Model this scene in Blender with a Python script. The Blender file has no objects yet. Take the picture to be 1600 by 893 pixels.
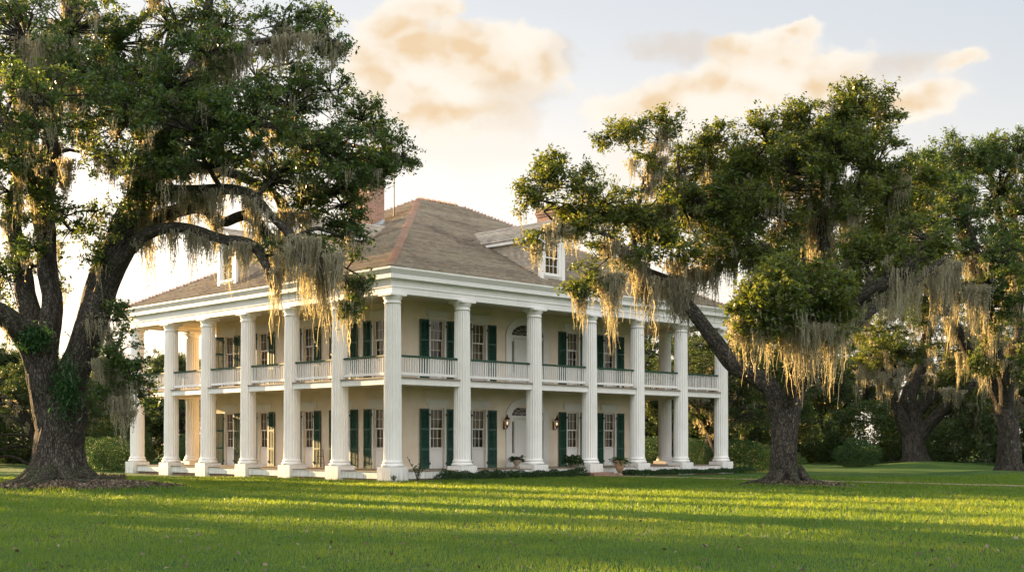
import bpy, bmesh, math, random
import numpy as np
from mathutils import Vector, Matrix

# ------------------------------------------------------------------ camera, sky, sun, exposure
SC = bpy.context.scene
COL = SC.collection
R = math.radians
F, VH, CZ = 1950.0, 692.2, 1.735            # focal length in photo pixels, horizon row, eye height
SUN = Vector((-0.775, 0.632, 0.0)).normalized()
SUN_EL = R(10.5)
SKY_STRENGTH, EXPOSURE = 0.09, 2.3

cam = bpy.data.cameras.new('camera')
cam_o = bpy.data.objects.new('camera', cam)
COL.objects.link(cam_o)
cam_o.location = (0, 0, CZ)
cam_o.rotation_euler = (R(90), 0, 0)
cam.sensor_width = 36.0
cam.lens = F / 1600 * 36
cam.shift_y = (VH - 446.5) / 1600
cam.clip_end = 3000
SC.camera = cam_o

SC.render.engine = 'CYCLES'
SC.view_settings.view_transform = 'Standard'
SC.view_settings.look = 'None'
SC.view_settings.exposure = EXPOSURE
SC.view_settings.gamma = 1
SC.view_settings.use_curve_mapping = False
cy = SC.cycles
cy.max_bounces = 7
cy.diffuse_bounces = 4
cy.glossy_bounces = 3
cy.transmission_bounces = 5
cy.transparent_max_bounces = 8
cy.caustics_reflective = False
cy.caustics_refractive = False
cy.use_denoising = True
cy.adaptive_threshold = 0.02


class NT:
    """small helper to write node trees"""
    def __init__(self, tree):
        self.t = tree
        self.n = tree.nodes
        self.l = tree.links

    def new(self, kind, **kw):
        nd = self.n.new(kind)
        for k, v in kw.items():
            setattr(nd, k, v)
        return nd

    def put(self, sock, v):
        if isinstance(v, bpy.types.NodeSocket):
            self.l.new(v, sock)
        elif v is not None:
            if hasattr(sock.default_value, '__len__') and hasattr(v, '__len__') and len(sock.default_value) == 4 and len(v) == 3:
                v = (*v, 1)
            sock.default_value = v

    def m(self, op, a, b=None, c=None, clamp=False):
        nd = self.new('ShaderNodeMath', operation=op)
        nd.use_clamp = clamp
        self.put(nd.inputs[0], a)
        if b is not None:
            self.put(nd.inputs[1], b)
        if c is not None:
            self.put(nd.inputs[2], c)
        return nd.outputs[0]

    def mix(self, f, a, b, blend='MIX'):
        nd = self.new('ShaderNodeMix', data_type='RGBA', blend_type=blend)
        nd.clamp_factor = True
        self.put(nd.inputs[0], f)
        self.put(nd.inputs[6], a)
        self.put(nd.inputs[7], b)
        return nd.outputs[2]

    def ramp(self, v, lo, hi, a=0.0, b=1.0, smooth=True):
        nd = self.new('ShaderNodeMapRange')
        nd.interpolation_type = 'SMOOTHSTEP' if smooth else 'LINEAR'
        self.put(nd.inputs[0], v)
        nd.inputs[1].default_value = lo
        nd.inputs[2].default_value = hi
        nd.inputs[3].default_value = a
        nd.inputs[4].default_value = b
        return nd.outputs[0]

    def noise(self, vec, scale, detail=4, rough=0.55, dist=0.0, color=False):
        nd = self.new('ShaderNodeTexNoise')
        self.put(nd.inputs['Vector'], vec)
        nd.inputs['Scale'].default_value = scale
        nd.inputs['Detail'].default_value = detail
        nd.inputs['Roughness'].default_value = rough
        nd.inputs['Distortion'].default_value = dist
        return nd.outputs['Color' if color else 'Fac']

    def mapping(self, vec, scale=(1, 1, 1), loc=(0, 0, 0), rot=(0, 0, 0)):
        nd = self.new('ShaderNodeMapping')
        self.put(nd.inputs[0], vec)
        nd.inputs[1].default_value = loc
        nd.inputs[2].default_value = rot
        nd.inputs[3].default_value = scale
        return nd.outputs[0]

    def attr(self, name, out='Fac'):
        nd = self.new('ShaderNodeAttribute', attribute_name=name)
        return nd.outputs[out]

    def bump(self, h, strength=0.3, dist=0.02):
        nd = self.new('ShaderNodeBump')
        nd.inputs['Strength'].default_value = strength
        nd.inputs['Distance'].default_value = dist
        self.put(nd.inputs['Height'], h)
        return nd.outputs[0]


def build_world():
    w = bpy.data.worlds.new('World')
    SC.world = w
    w.use_nodes = True
    k = NT(w.node_tree)
    bg = k.n['Background']
    sky = k.new('ShaderNodeTexSky', sky_type='NISHITA')
    sky.sun_disc = False
    sky.sun_elevation = SUN_EL
    sky.sun_rotation = math.atan2(SUN.x, SUN.y)
    sky.dust_density = 1.6
    sky.air_density = 1.0
    tc = k.new('ShaderNodeTexCoord')
    sep = k.new('ShaderNodeSeparateXYZ')
    k.put(sep.inputs[0], tc.outputs['Generated'])
    x, y, z = sep.outputs
    az = k.m('ARCTAN2', x, y)
    hor = k.m('SQRT', k.m('ADD', k.m('MULTIPLY', x, x), k.m('MULTIPLY', y, y)))
    el = k.m('DIVIDE', z, k.m('MAXIMUM', hor, 0.02))
    G = 1.0 / (SKY_STRENGTH * 2 ** EXPOSURE)            # turns a wanted picture value into world colour

    def c(r, g, b):
        return (r * G, g * G, b * G)
    # thin high haze, pale and warm low down and towards the sun
    dotp = k.m('ADD', k.m('MULTIPLY', x, SUN.x), k.m('MULTIPLY', y, SUN.y))
    towards = k.ramp(dotp, -0.2, 0.95)
    low = k.ramp(el, 0.04, 0.31, 1.0, 0.0)
    skyc = k.mix(1.0, sky.outputs[0], (0.88, 0.80, 0.80), 'MULTIPLY')
    hazec = k.mix(low, c(0.635, 0.69, 0.75), c(0.97, 0.90, 0.80))
    hazec = k.mix(k.m('MULTIPLY', k.m('MULTIPLY', towards, k.ramp(el, 0.10, 0.42, 0.95, 0.18)), 0.9), hazec, c(1.40, 1.20, 0.97))
    col = k.mix(0.85, skyc, hazec)
    # clouds
    cmb = k.new('ShaderNodeCombineXYZ')
    k.put(cmb.inputs[0], az)
    k.put(cmb.inputs[1], k.m('MULTIPLY', el, 1.25))
    k.put(cmb.inputs[2], k.m('MULTIPLY', k.m('ABSOLUTE', az), 0.0))
    P = cmb.outputs[0]
    n1 = k.noise(P, 13.0, 8, 0.58)
    n2 = k.noise(k.mapping(P, loc=(3.1, 1.7, 0)), 42.0, 6, 0.6)
    n3 = k.noise(k.mapping(P, loc=(7.7, 5.2, 0)), 14.0, 4, 0.5)

    wn = k.noise(k.mapping(P, loc=(1.3, 9.1, 0)), 7.0, 5, 0.6, color=True)
    ws = k.new('ShaderNodeSeparateColor')
    k.put(ws.inputs[0], wn)
    azw = k.m('ADD', az, k.m('MULTIPLY', k.m('SUBTRACT', ws.outputs[0], 0.5), 0.10))
    elw = k.m('ADD', el, k.m('MULTIPLY', k.m('SUBTRACT', ws.outputs[1], 0.5), 0.07))

    def blob(u, v, ru, rv):
        a0 = math.atan((u - 800) / F)
        e0 = (VH - v) / F * math.cos(a0)
        da = k.m('DIVIDE', k.m('SUBTRACT', azw, a0), ru / F)
        de = k.m('DIVIDE', k.m('SUBTRACT', elw, e0), rv / F)
        d = k.m('SQRT', k.m('ADD', k.m('MULTIPLY', da, da), k.m('MULTIPLY', de, de)))
        return k.m('SUBTRACT', 1.0, d)

    def field(blobs):
        m = None
        for b in blobs:
            v = blob(*b)
            m = v if m is None else k.m('SMOOTH_MAX', m, v, 0.25)
        return m
    big = field([(755, 105, 150, 90), (640, 70, 90, 70), (590, 120, 70, 80), (840, 90, 75, 60), (700, 165, 170, 50), (690, 25, 90, 40),
                 (1200, 90, 100, 60), (1140, 140, 150, 55), (1030, 170, 120, 50), (1290, 120, 90, 60), (1240, 50, 40, 25), (1480, 105, 60, 30), (1400, 160, 120, 35),
                 (-500, 60, 260, 120), (2300, 100, 300, 100)])
    thin = field([(740, 215, 220, 70), (1010, 250, 150, 90), (1400, 130, 170, 60), (1180, 180, 250, 70)])
    grey = field([(1085, 75, 90, 32), (1390, 105, 90, 35), (880, 85, 60, 40), (800, 150, 90, 50)])
    cw = k.new('ShaderNodeCombineXYZ')
    k.put(cw.inputs[0], k.m('ADD', az, k.m('MULTIPLY', k.m('SUBTRACT', n2, 0.5), 0.022)))
    k.put(cw.inputs[1], k.m('ADD', k.m('MULTIPLY', el, 1.3), k.m('MULTIPLY', k.m('SUBTRACT', n1, 0.5), 0.03)))

    def puffs(vec):
        o = None
        for sc_, wt in ((16.0, 0.9), (34.0, 0.5), (75.0, 0.25)):
            vo = k.new('ShaderNodeTexVoronoi', feature='SMOOTH_F1')
            vo.voronoi_dimensions = '2D'
            k.put(vo.inputs['Vector'], vec)
            vo.inputs['Scale'].default_value = sc_
            vo.inputs['Smoothness'].default_value = 0.6
            t_ = k.m('MULTIPLY', k.m('SUBTRACT', 0.42, vo.outputs['Distance']), wt)
            o = t_ if o is None else k.m('ADD', o, t_)
        return o
    pf = puffs(cw.outputs[0])
    pf2 = puffs(k.mapping(cw.outputs[0], loc=(0.012, -0.016, 0)))
    lit = k.ramp(k.m('SUBTRACT', pf, pf2), -0.22, 0.22)
    bump = k.m('ADD', k.m('ADD', k.m('MULTIPLY', k.m('SUBTRACT', n1, 0.5), 1.2), k.m('MULTIPLY', k.m('SUBTRACT', n2, 0.5), 0.5)), k.m('MULTIPLY', pf, 0.55))
    dens = k.ramp(k.m('ADD', big, bump), 0.02, 0.40)
    dthin = k.ramp(k.m('ADD', thin, bump), -0.2, 0.9, 0.0, 0.55)
    dgrey = k.ramp(k.m('ADD', grey, bump), -0.1, 0.7, 0.0, 0.8)
    cores = k.ramp(k.m('ADD', big, k.m('MULTIPLY', k.m('SUBTRACT', n3, 0.5), 2.0)), 0.20, 0.95, 0.0, 0.9)
    cores = k.m('MULTIPLY', cores, k.m('SUBTRACT', 1.15, k.m('MULTIPLY', lit, 0.75)), clamp=True)
    ccol = k.mix(cores, c(1.04, 0.96, 0.84), c(0.90, 0.67, 0.42))
    col = k.mix(dthin, col, c(1.0, 0.91, 0.80))
    col = k.mix(k.m('MULTIPLY', dgrey, 0.75), col, c(0.76, 0.66, 0.56))
    col = k.mix(k.m('MULTIPLY', dens, 0.95), col, ccol)
    col = k.mix(k.m('MULTIPLY', k.m('MULTIPLY', dgrey, dens), 0.5), col, c(0.78, 0.66, 0.53))
    # the half of the sky behind the photographer: broad bright cloud bank added as fill light
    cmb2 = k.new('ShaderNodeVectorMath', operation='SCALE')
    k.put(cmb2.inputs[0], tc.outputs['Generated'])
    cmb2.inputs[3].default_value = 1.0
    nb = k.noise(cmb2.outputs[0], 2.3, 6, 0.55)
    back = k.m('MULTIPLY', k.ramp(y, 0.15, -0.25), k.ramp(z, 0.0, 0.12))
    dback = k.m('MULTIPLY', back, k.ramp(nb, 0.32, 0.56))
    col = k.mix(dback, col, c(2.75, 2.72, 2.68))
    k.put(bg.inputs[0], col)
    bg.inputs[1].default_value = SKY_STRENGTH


build_world()
sun = bpy.data.lights.new('sun', 'SUN')
sun.energy = 5.0
sun.angle = R(0.6)
sun.color = (1.0, 0.64, 0.29)
sun_o = bpy.data.objects.new('sun', sun)
COL.objects.link(sun_o)
sun_dir = Vector((SUN.x * math.cos(SUN_EL), SUN.y * math.cos(SUN_EL), math.sin(SUN_EL)))
sun_o.rotation_euler = sun_dir.to_track_quat('Z', 'Y').to_euler()
sun_o.location = sun_dir * 200

# ------------------------------------------------------------------ helpers
rng = np.random.default_rng(7)
random.seed(7)


def at(u, v, Y):
    return np.array([(u - 800) / F * Y, Y, CZ + (VH - v) / F * Y])


def gnd(u, v):
    Y = CZ * F / (v - VH)
    return np.array([(u - 800) / F * Y, Y, 0.0])


def hash3(ix, iy, iz):
    h = (ix * 374761393 + iy * 668265263 + iz * 2147483647 + 1274126177) & 0xFFFFFFFF
    h = ((h ^ (h >> 13)) * 1274126177) & 0xFFFFFFFF
    h = h ^ (h >> 16)
    return (h & 0xFFFF) / 65535.0


def vnoise(p):
    p = np.asarray(p, dtype=np.float64)
    i = np.floor(p).astype(np.int64)
    f = p - i
    f = f * f * (3 - 2 * f)
    out = 0
    for dx in (0, 1):
        wx = f[:, 0] if dx else 1 - f[:, 0]
        for dy in (0, 1):
            wy = f[:, 1] if dy else 1 - f[:, 1]
            for dz in (0, 1):
                wz = f[:, 2] if dz else 1 - f[:, 2]
                out = out + wx * wy * wz * hash3(i[:, 0] + dx, i[:, 1] + dy, i[:, 2] + dz)
    return out


def fbm(p, o=3):
    p = np.asarray(p, dtype=np.float64)
    s, a, t = 0, 1.0, 0
    for _ in range(o):
        s = s + a * vnoise(p)
        t += a
        a *= 0.5
        p = p * 2.03 + 11.3
    return s / t


def smooth_path(P, rad, step=0.25):
    """Catmull-Rom through the points, resampled"""
    P = np.asarray(P, float)
    rad = np.asarray(rad, float)
    if len(P) < 3:
        n = max(2, int(np.linalg.norm(P[-1] - P[0]) / step) + 1)
        t = np.linspace(0, 1, n)[:, None]
        return P[0] * (1 - t) + P[-1] * t, rad[0] * (1 - t[:, 0]) + rad[-1] * t[:, 0]
    Q = np.vstack([2 * P[0] - P[1], P, 2 * P[-1] - P[-2]])
    out, ro = [], []
    for i in range(1, len(Q) - 2):
        n = max(1, int(np.linalg.norm(Q[i + 1] - Q[i]) / step))
        for j in range(n):
            t = j / n
            a, b, c, d = Q[i - 1], Q[i], Q[i + 1], Q[i + 2]
            out.append(0.5 * ((2 * b) + (-a + c) * t + (2 * a - 5 * b + 4 * c - d) * t * t + (-a + 3 * b - 3 * c + d) * t ** 3))
            ro.append(rad[i - 1] * (1 - t) + rad[i] * t)
    out.append(P[-1])
    ro.append(rad[-1])
    return np.array(out), np.array(ro)


def tube_arrays(P, rad, n, bark=0.0, flare=None, seed=0.0):
    """rings round a path with parallel transport; returns verts, quads, bark coordinates"""
    P = np.asarray(P, float)
    m = len(P)
    T = np.gradient(P, axis=0)
    T /= np.maximum(np.linalg.norm(T, axis=1), 1e-9)[:, None]
    ref = np.array([1.0, 0, 0]) if abs(T[0][0]) < 0.8 else np.array([0, 1.0, 0])
    N = np.zeros_like(P)
    v = ref - T[0] * np.dot(ref, T[0])
    N[0] = v / np.linalg.norm(v)
    for i in range(1, m):
        v = N[i - 1] - T[i] * np.dot(N[i - 1], T[i])
        N[i] = v / max(np.linalg.norm(v), 1e-9)
    B = np.cross(T, N)
    ang = np.linspace(0, 2 * np.pi, n, endpoint=False)
    L = np.concatenate([[0], np.cumsum(np.linalg.norm(np.diff(P, axis=0), axis=1))])
    ca, sa = np.cos(ang), np.sin(ang)
    r = np.repeat(rad[:, None], n, 1)
    bc = np.stack([ca[None, :] * rad[:, None] + seed, sa[None, :] * rad[:, None] + seed * 0.7, np.repeat(L[:, None], n, 1)], -1)
    if bark > 0:
        q = bc.reshape(-1, 3)
        lump = fbm(q * [0.9, 0.9, 0.55] + seed, 2).reshape(m, n) - 0.5
        ridge = 1 - np.abs(2 * vnoise(q * [5.5, 5.5, 0.8] + seed * 3) - 1).reshape(m, n)
        ridge2 = 1 - np.abs(2 * vnoise(q * [11, 11, 2.2] + seed * 5) - 1).reshape(m, n)
        r = r * (1 + 0.34 * lump) + bark * (0.75 * ridge + 0.35 * ridge2 - 0.55)
    if flare is not None:
        amt, hgt, lobes, ph = flare
        e = np.exp(-L / hgt)[:, None]
        lob = 0.5 + 0.5 * np.cos(lobes * ang + ph + 0.8 * np.sin(2 * ang + ph))
        r = r * (1 + amt * e * (0.35 + 0.95 * lob[None, :]))
    V = P[:, None, :] + N[:, None, :] * (ca[None, :, None] * r[..., None]) + B[:, None, :] * (sa[None, :, None] * r[..., None])
    i = np.arange(m - 1)[:, None] * n
    j = np.arange(n)[None, :]
    j2 = (j + 1) % n
    q = np.stack([i + j, i + j2, i + n + j2, i + n + j], -1).reshape(-1, 4)
    return V.reshape(-1, 3), q, bc.reshape(-1, 3)


class MB:
    """collects faces, builds ONE mesh object"""
    def __init__(self):
        self.v = []
        self.f = []
        self.mi = []
        self.rn = []
        self.n = 0
        self.at = {}

    def add(self, verts, faces, mi=0, rnd=None):
        b = self.n
        self.v.extend([tuple(p) for p in verts])
        self.n += len(verts)
        for q in faces:
            self.f.append(tuple(b + i for i in q))
            self.mi.append(mi)
            self.rn.append(random.random() if rnd is None else rnd)
        return self

    def box(self, x0, y0, z0, x1, y1, z1, mi=0, rnd=None):
        v = [(x0, y0, z0), (x1, y0, z0), (x1, y1, z0), (x0, y1, z0), (x0, y0, z1), (x1, y0, z1), (x1, y1, z1), (x0, y1, z1)]
        f = [(0, 3, 2, 1), (4, 5, 6, 7), (0, 1, 5, 4), (1, 2, 6, 5), (2, 3, 7, 6), (3, 0, 4, 7)]
        return self.add(v, f, mi, random.random() if rnd is None else rnd)

    def bevbox(self, x0, y0, z0, x1, y1, z1, b=0.02, mi=0):
        bm = bmesh.new()
        bmesh.ops.create_cube(bm, size=1)
        for q in bm.verts:
            q.co = ((x0 + x1) / 2 + q.co.x * (x1 - x0), (y0 + y1) / 2 + q.co.y * (y1 - y0), (z0 + z1) / 2 + q.co.z * (z1 - z0))
        bmesh.ops.bevel(bm, geom=bm.edges[:], offset=b, segments=2, affect='EDGES')
        bm.verts.index_update()
        self.add([tuple(q.co) for q in bm.verts], [tuple(q.index for q in fc.verts) for fc in bm.faces], mi)
        bm.free()
        return self

    def lathe(self, prof, n=32, c=(0, 0), mi=0, cap=True):
        v, f = [], []
        for r, z in prof:
            for i in range(n):
                a = 2 * math.pi * i / n
                v.append((c[0] + r * math.cos(a), c[1] + r * math.sin(a), z))
        for j in range(len(prof) - 1):
            for i in range(n):
                i2 = (i + 1) % n
                f.append((j * n + i, j * n + i2, (j + 1) * n + i2, (j + 1) * n + i))
        if cap:
            f.append(tuple(range(n - 1, -1, -1)))
            f.append(tuple((len(prof) - 1) * n + i for i in range(n)))
        return self.add(v, f, mi)

    def tube(self, pts, rad, n=8, mi=0, cap=True):
        V, Fc, _ = tube_arrays(np.array(pts, float), np.array(rad, float) * np.ones(len(pts)), n)
        self.add([tuple(p) for p in V], [tuple(q) for q in Fc], mi)
        if cap:
            m = len(pts)
            self.f.append(tuple(self.n - n * m + i for i in range(n - 1, -1, -1)))
            self.f.append(tuple(self.n - n + i for i in range(n)))
            self.mi += [mi, mi]
            self.rn += [0.5, 0.5]
        return self

    def sweep(self, prof, x0, y0, x1, y1, mi=0, closed=True):
        """profile of (outward offset, z) swept round a rectangle, mitred corners"""
        v, f = [], []
        for o, z in prof:
            v += [(x0 - o, y0 - o, z), (x1 + o, y0 - o, z), (x1 + o, y1 + o, z), (x0 - o, y1 + o, z)]
        m = len(prof)
        for j in range(m if closed else m - 1):
            j2 = (j + 1) % m
            for i in range(4):
                i2 = (i + 1) % 4
                f.append((j * 4 + i, j * 4 + i2, j2 * 4 + i2, j2 * 4 + i))
        return self.add(v, f, mi)

    def build(self, name, mats, parent=None, smooth=False, loc=None, rotz=0):
        me = bpy.data.meshes.new(name)
        me.from_pydata(self.v, [], self.f)
        if not isinstance(mats, (list, tuple)):
            mats = [mats]
        for mm in mats:
            me.materials.append(mm)
        if len(mats) > 1:
            me.polygons.foreach_set('material_index', self.mi)
        a = me.attributes.new('rnd', 'FLOAT', 'FACE')
        a.data.foreach_set('value', self.rn)
        if smooth:
            me.polygons.foreach_set('use_smooth', [True] * len(me.polygons))
            if smooth != 'all':
                me.set_sharp_from_angle(angle=R(smooth if smooth is not True else 40))
        return link(name, me, parent, loc, rotz)


def link(name, me, parent=None, loc=None, rotz=0):
    o = bpy.data.objects.new(name, me)
    COL.objects.link(o)
    if parent is not None:
        o.parent = parent
    if loc is not None:
        o.location = loc
    o.rotation_euler = (0, 0, rotz)
    return o


def mesh_np(name, V, quads, mats, rnd=None, attrs=None, smooth=False, mi=None):
    """fast mesh from numpy arrays: quads (N,4) or tris (N,3)"""
    me = bpy.data.meshes.new(name)
    V = np.asarray(V, dtype=np.float32)
    quads = np.asarray(quads, dtype=np.int32)
    nf, k = quads.shape
    me.vertices.add(len(V))
    me.vertices.foreach_set('co', V.ravel())
    me.loops.add(nf * k)
    me.loops.foreach_set('vertex_index', quads.ravel())
    me.polygons.add(nf)
    me.polygons.foreach_set('loop_start', np.arange(0, nf * k, k, dtype=np.int32))
    if smooth:
        me.polygons.foreach_set('use_smooth', np.ones(nf, dtype=bool))
    for mm in (mats if isinstance(mats, (list, tuple)) else [mats]):
        me.materials.append(mm)
    if mi is not None:
        me.polygons.foreach_set('material_index', np.asarray(mi, dtype=np.int32))
    me.update(calc_edges=True)
    if rnd is not None:
        a = me.attributes.new('rnd', 'FLOAT', 'FACE')
        a.data.foreach_set('value', np.asarray(rnd, dtype=np.float32))
    for nm, arr in (attrs or {}).items():
        a = me.attributes.new(nm, 'FLOAT_VECTOR', 'POINT')
        a.data.foreach_set('vector', np.asarray(arr, dtype=np.float32).ravel())
    return me


def tag(o, label=None, cat=None, group=None, kind=None):
    for k_, v_ in (('label', label), ('category', cat), ('group', group), ('kind', kind)):
        if v_:
            o[k_] = v_
    return o


def empty(name, loc, rotz=0, **kw):
    o = bpy.data.objects.new(name, None)
    COL.objects.link(o)
    o.location = loc
    o.rotation_euler = (0, 0, rotz)
    o.empty_display_size = 0.2
    return tag(o, **kw)


def copy_tree(o, parent=None):
    c = o.copy()
    COL.objects.link(c)
    c.parent = parent
    for ch in [q for q in bpy.data.objects if q.parent is o]:
        copy_tree(ch, c)
    return c


# ------------------------------------------------------------------ materials
def mat(name, fn):
    m = bpy.data.materials.new(name)
    m.use_nodes = True
    k = NT(m.node_tree)
    b = k.n['Principled BSDF']
    fn(k, b)
    return m


def simple(name, col, rough=0.5, var=0.1, scale=3.0, bump=0.0, bscale=40.0, spec=0.4, metallic=0.0, stretch=(1, 1, 1)):
    def fn(k, b):
        tc = k.new('ShaderNodeTexCoord')
        v = k.mapping(tc.outputs['Object'], scale=stretch)
        n = k.noise(v, scale, 6, 0.6)
        dk = tuple(q * (1 - var) for q in col)
        lt = tuple(min(1, q * (1 + var * 0.7)) for q in col)
        k.put(b.inputs['Base Color'], k.mix(k.ramp(n, 0.3, 0.7), dk, lt))
        b.inputs['Roughness'].default_value = rough
        b.inputs['Metallic'].default_value = metallic
        b.inputs['Specular IOR Level'].default_value = spec
        if bump:
            k.put(b.inputs['Normal'], k.bump(k.noise(v, bscale, 5, 0.6), bump, 0.01))
    return mat(name, fn)


def white_paint(name, col=(0.78, 0.775, 0.76)):
    def fn(k, b):
        tc = k.new('ShaderNodeTexCoord')
        geo = k.new('ShaderNodeNewGeometry')
        n = k.noise(geo.outputs['Position'], 1.1, 6, 0.62)
        streak = k.noise(k.mapping(geo.outputs['Position'], scale=(6, 6, 0.35)), 1.4, 6, 0.65)
        fine = k.noise(geo.outputs['Position'], 14, 4, 0.6)
        c = k.mix(k.ramp(n, 0.38, 0.72), col, tuple(q * 0.93 for q in col))
        c = k.mix(k.ramp(streak, 0.50, 0.82, 0, 0.45), c, (0.57, 0.54, 0.49))
        c = k.mix(k.ramp(fine, 0.62, 0.8, 0, 0.25), c, (0.60, 0.57, 0.52))
        sp = k.new('ShaderNodeSeparateXYZ')
        k.put(sp.inputs[0], geo.outputs['Position'])
        foot = k.m('MULTIPLY', k.ramp(sp.outputs[2], 0.0, 0.75, 1, 0), k.ramp(streak, 0.35, 0.7))
        c = k.mix(k.m('MULTIPLY', foot, 0.75), c, (0.36, 0.34, 0.27))
        k.put(b.inputs['Base Color'], c)
        b.inputs['Roughness'].default_value = 0.55
        b.inputs['Specular IOR Level'].default_value = 0.35
        k.put(b.inputs['Normal'], k.bump(k.noise(tc.outputs['Object'], 25, 4, 0.6), 0.12, 0.01))
    return mat(name, fn)


M = {}
M['white'] = white_paint('white_paint')
M['trim'] = white_paint('white_trim', (0.74, 0.73, 0.70))


def f_stucco(k, b):
    tc = k.new('ShaderNodeTexCoord')
    v = tc.outputs['Object']
    n = k.noise(v, 0.8, 6, 0.6)
    f = k.noise(v, 30, 4, 0.65)
    c = k.mix(k.ramp(n, 0.35, 0.7), (0.80, 0.71, 0.58), (0.72, 0.61, 0.48))
    c = k.mix(k.ramp(f, 0.55, 0.8, 0, 0.3), c, (0.50, 0.42, 0.33))
    k.put(b.inputs['Base Color'], c)
    b.inputs['Roughness'].default_value = 0.85
    k.put(b.inputs['Normal'], k.bump(f, 0.5, 0.015))


M['stucco'] = mat('cream_stucco', f_stucco)
M['ceil'] = simple('ceiling_boards', (0.62, 0.57, 0.44), 0.7, 0.08, 2.0, stretch=(1, 8, 1))
M['deck'] = simple('worn_deck_boards', (0.24, 0.19, 0.14), 0.7, 0.35, 2.5, 0.3, 12, stretch=(1, 9, 1))
M['green'] = simple('green_shutter_paint', (0.010, 0.062, 0.042), 0.42, 0.25, 2.5, spec=0.45)
M['handrail'] = simple('green_handrail_paint', (0.012, 0.060, 0.036), 0.4, 0.2, 4.0)
M['dark'] = simple('dark_room', (0.045, 0.036, 0.028), 0.9, 0.2, 1.0)
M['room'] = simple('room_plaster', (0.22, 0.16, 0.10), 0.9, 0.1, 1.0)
M['curtain'] = simple('cream_curtain', (0.36, 0.245, 0.095), 0.9, 0.18, 5.0, stretch=(9, 9, 0.3))
M['iron'] = simple('dark_iron', (0.025, 0.022, 0.02), 0.5, 0.2, 20)
M['bronze'] = simple('aged_copper', (0.20, 0.085, 0.035), 0.38, 0.3, 18, metallic=0.75)
M['lead'] = simple('lead_flashing', (0.33, 0.37, 0.40), 0.5, 0.2, 3)
M['hinge'] = simple('black_hinge', (0.02, 0.02, 0.02), 0.5, 0.1, 3)
M['terracotta'] = simple('terracotta', (0.37, 0.235, 0.15), 0.85, 0.22, 5, 0.3, 20)
M['stonepot'] = simple('pale_stone_pot', (0.50, 0.41, 0.32), 0.85, 0.2, 6, 0.3, 20)
M['soil'] = simple('soil', (0.05, 0.035, 0.022), 0.95, 0.3, 12, 0.5, 30)


def f_brick(k, b):
    tc = k.new('ShaderNodeTexCoord')
    geo = k.new('ShaderNodeNewGeometry')
    sp = k.new('ShaderNodeSeparateXYZ')
    k.put(sp.inputs[0], tc.outputs['Object'])
    sn = k.new('ShaderNodeSeparateXYZ')
    k.put(sn.inputs[0], tc.outputs['Normal'])
    cm = k.new('ShaderNodeCombineXYZ')
    up = k.m('GREATER_THAN', k.m('ABSOLUTE', sn.outputs[2]), 0.7)
    k.put(cm.inputs[0], k.m('ADD', sp.outputs[0], k.m('MULTIPLY', sp.outputs[1], k.m('SUBTRACT', 1.0, up))))
    k.put(cm.inputs[1], k.m('ADD', k.m('MULTIPLY', sp.outputs[2], k.m('SUBTRACT', 1.0, up)), k.m('MULTIPLY', sp.outputs[1], up)))
    br = k.new('ShaderNodeTexBrick')
    k.put(br.inputs['Vector'], cm.outputs[0])
    br.inputs['Scale'].default_value = 1.0
    br.inputs['Brick Width'].default_value = 0.22
    br.inputs['Row Height'].default_value = 0.075
    br.inputs['Mortar Size'].default_value = 0.008
    br.inputs['Color1'].default_value = (0.20, 0.085, 0.055, 1)
    br.inputs['Color2'].default_value = (0.27, 0.14, 0.095, 1)
    br.inputs['Mortar'].default_value = (0.42, 0.36, 0.29, 1)
    n = k.noise(tc.outputs['Object'], 2.2, 6, 0.65)
    c = k.mix(k.ramp(n, 0.45, 0.75, 0, 0.6), br.outputs[0], (0.14, 0.09, 0.065))
    k.put(b.inputs['Base Color'], c)
    b.inputs['Roughness'].default_value = 0.9
    k.put(b.inputs['Normal'], k.bump(br.outputs['Fac'], -0.5, 0.012))


M['brick'] = mat('old_brick', f_brick)


def f_shingle(k, b):
    geo = k.new('ShaderNodeNewGeometry')
    r = k.attr('rnd')
    n = k.noise(geo.outputs['Position'], 0.32, 5, 0.6, 0.6)
    n2 = k.noise(k.mapping(geo.outputs['Position'], scale=(1, 1, 3)), 1.6, 6, 0.65)
    c = k.mix(r, (0.245, 0.215, 0.178), (0.450, 0.400, 0.330))
    c = k.mix(k.ramp(r, 0.86, 0.99), c, (0.44, 0.34, 0.26))
    c = k.mix(k.ramp(n, 0.54, 0.68, 0, 0.6), c, (0.135, 0.108, 0.098))
    c = k.mix(k.ramp(n2, 0.48, 0.74, 0, 0.75), c, (0.42, 0.33, 0.24))
    k.put(b.inputs['Base Color'], c)
    b.inputs['Roughness'].default_value = 0.85
    b.inputs['Specular IOR Level'].default_value = 0.25
    k.put(b.inputs['Normal'], k.bump(k.noise(geo.outputs['Position'], 18, 5, 0.65), 0.5, 0.02))


M['shingle'] = mat('weathered_shingles', f_shingle)


def f_ridge(k, b):
    r = k.attr('rnd')
    geo = k.new('ShaderNodeNewGeometry')
    n = k.noise(geo.outputs['Position'], 6, 4, 0.6)
    c = k.mix(r, (0.25, 0.125, 0.09), (0.50, 0.39, 0.32))
    c = k.mix(k.ramp(n, 0.5, 0.75, 0, 0.5), c, (0.45, 0.33, 0.25))
    k.put(b.inputs['Base Color'], c)
    b.inputs['Roughness'].default_value = 0.8


M['ridge'] = mat('red_hip_tiles', f_ridge)


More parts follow.
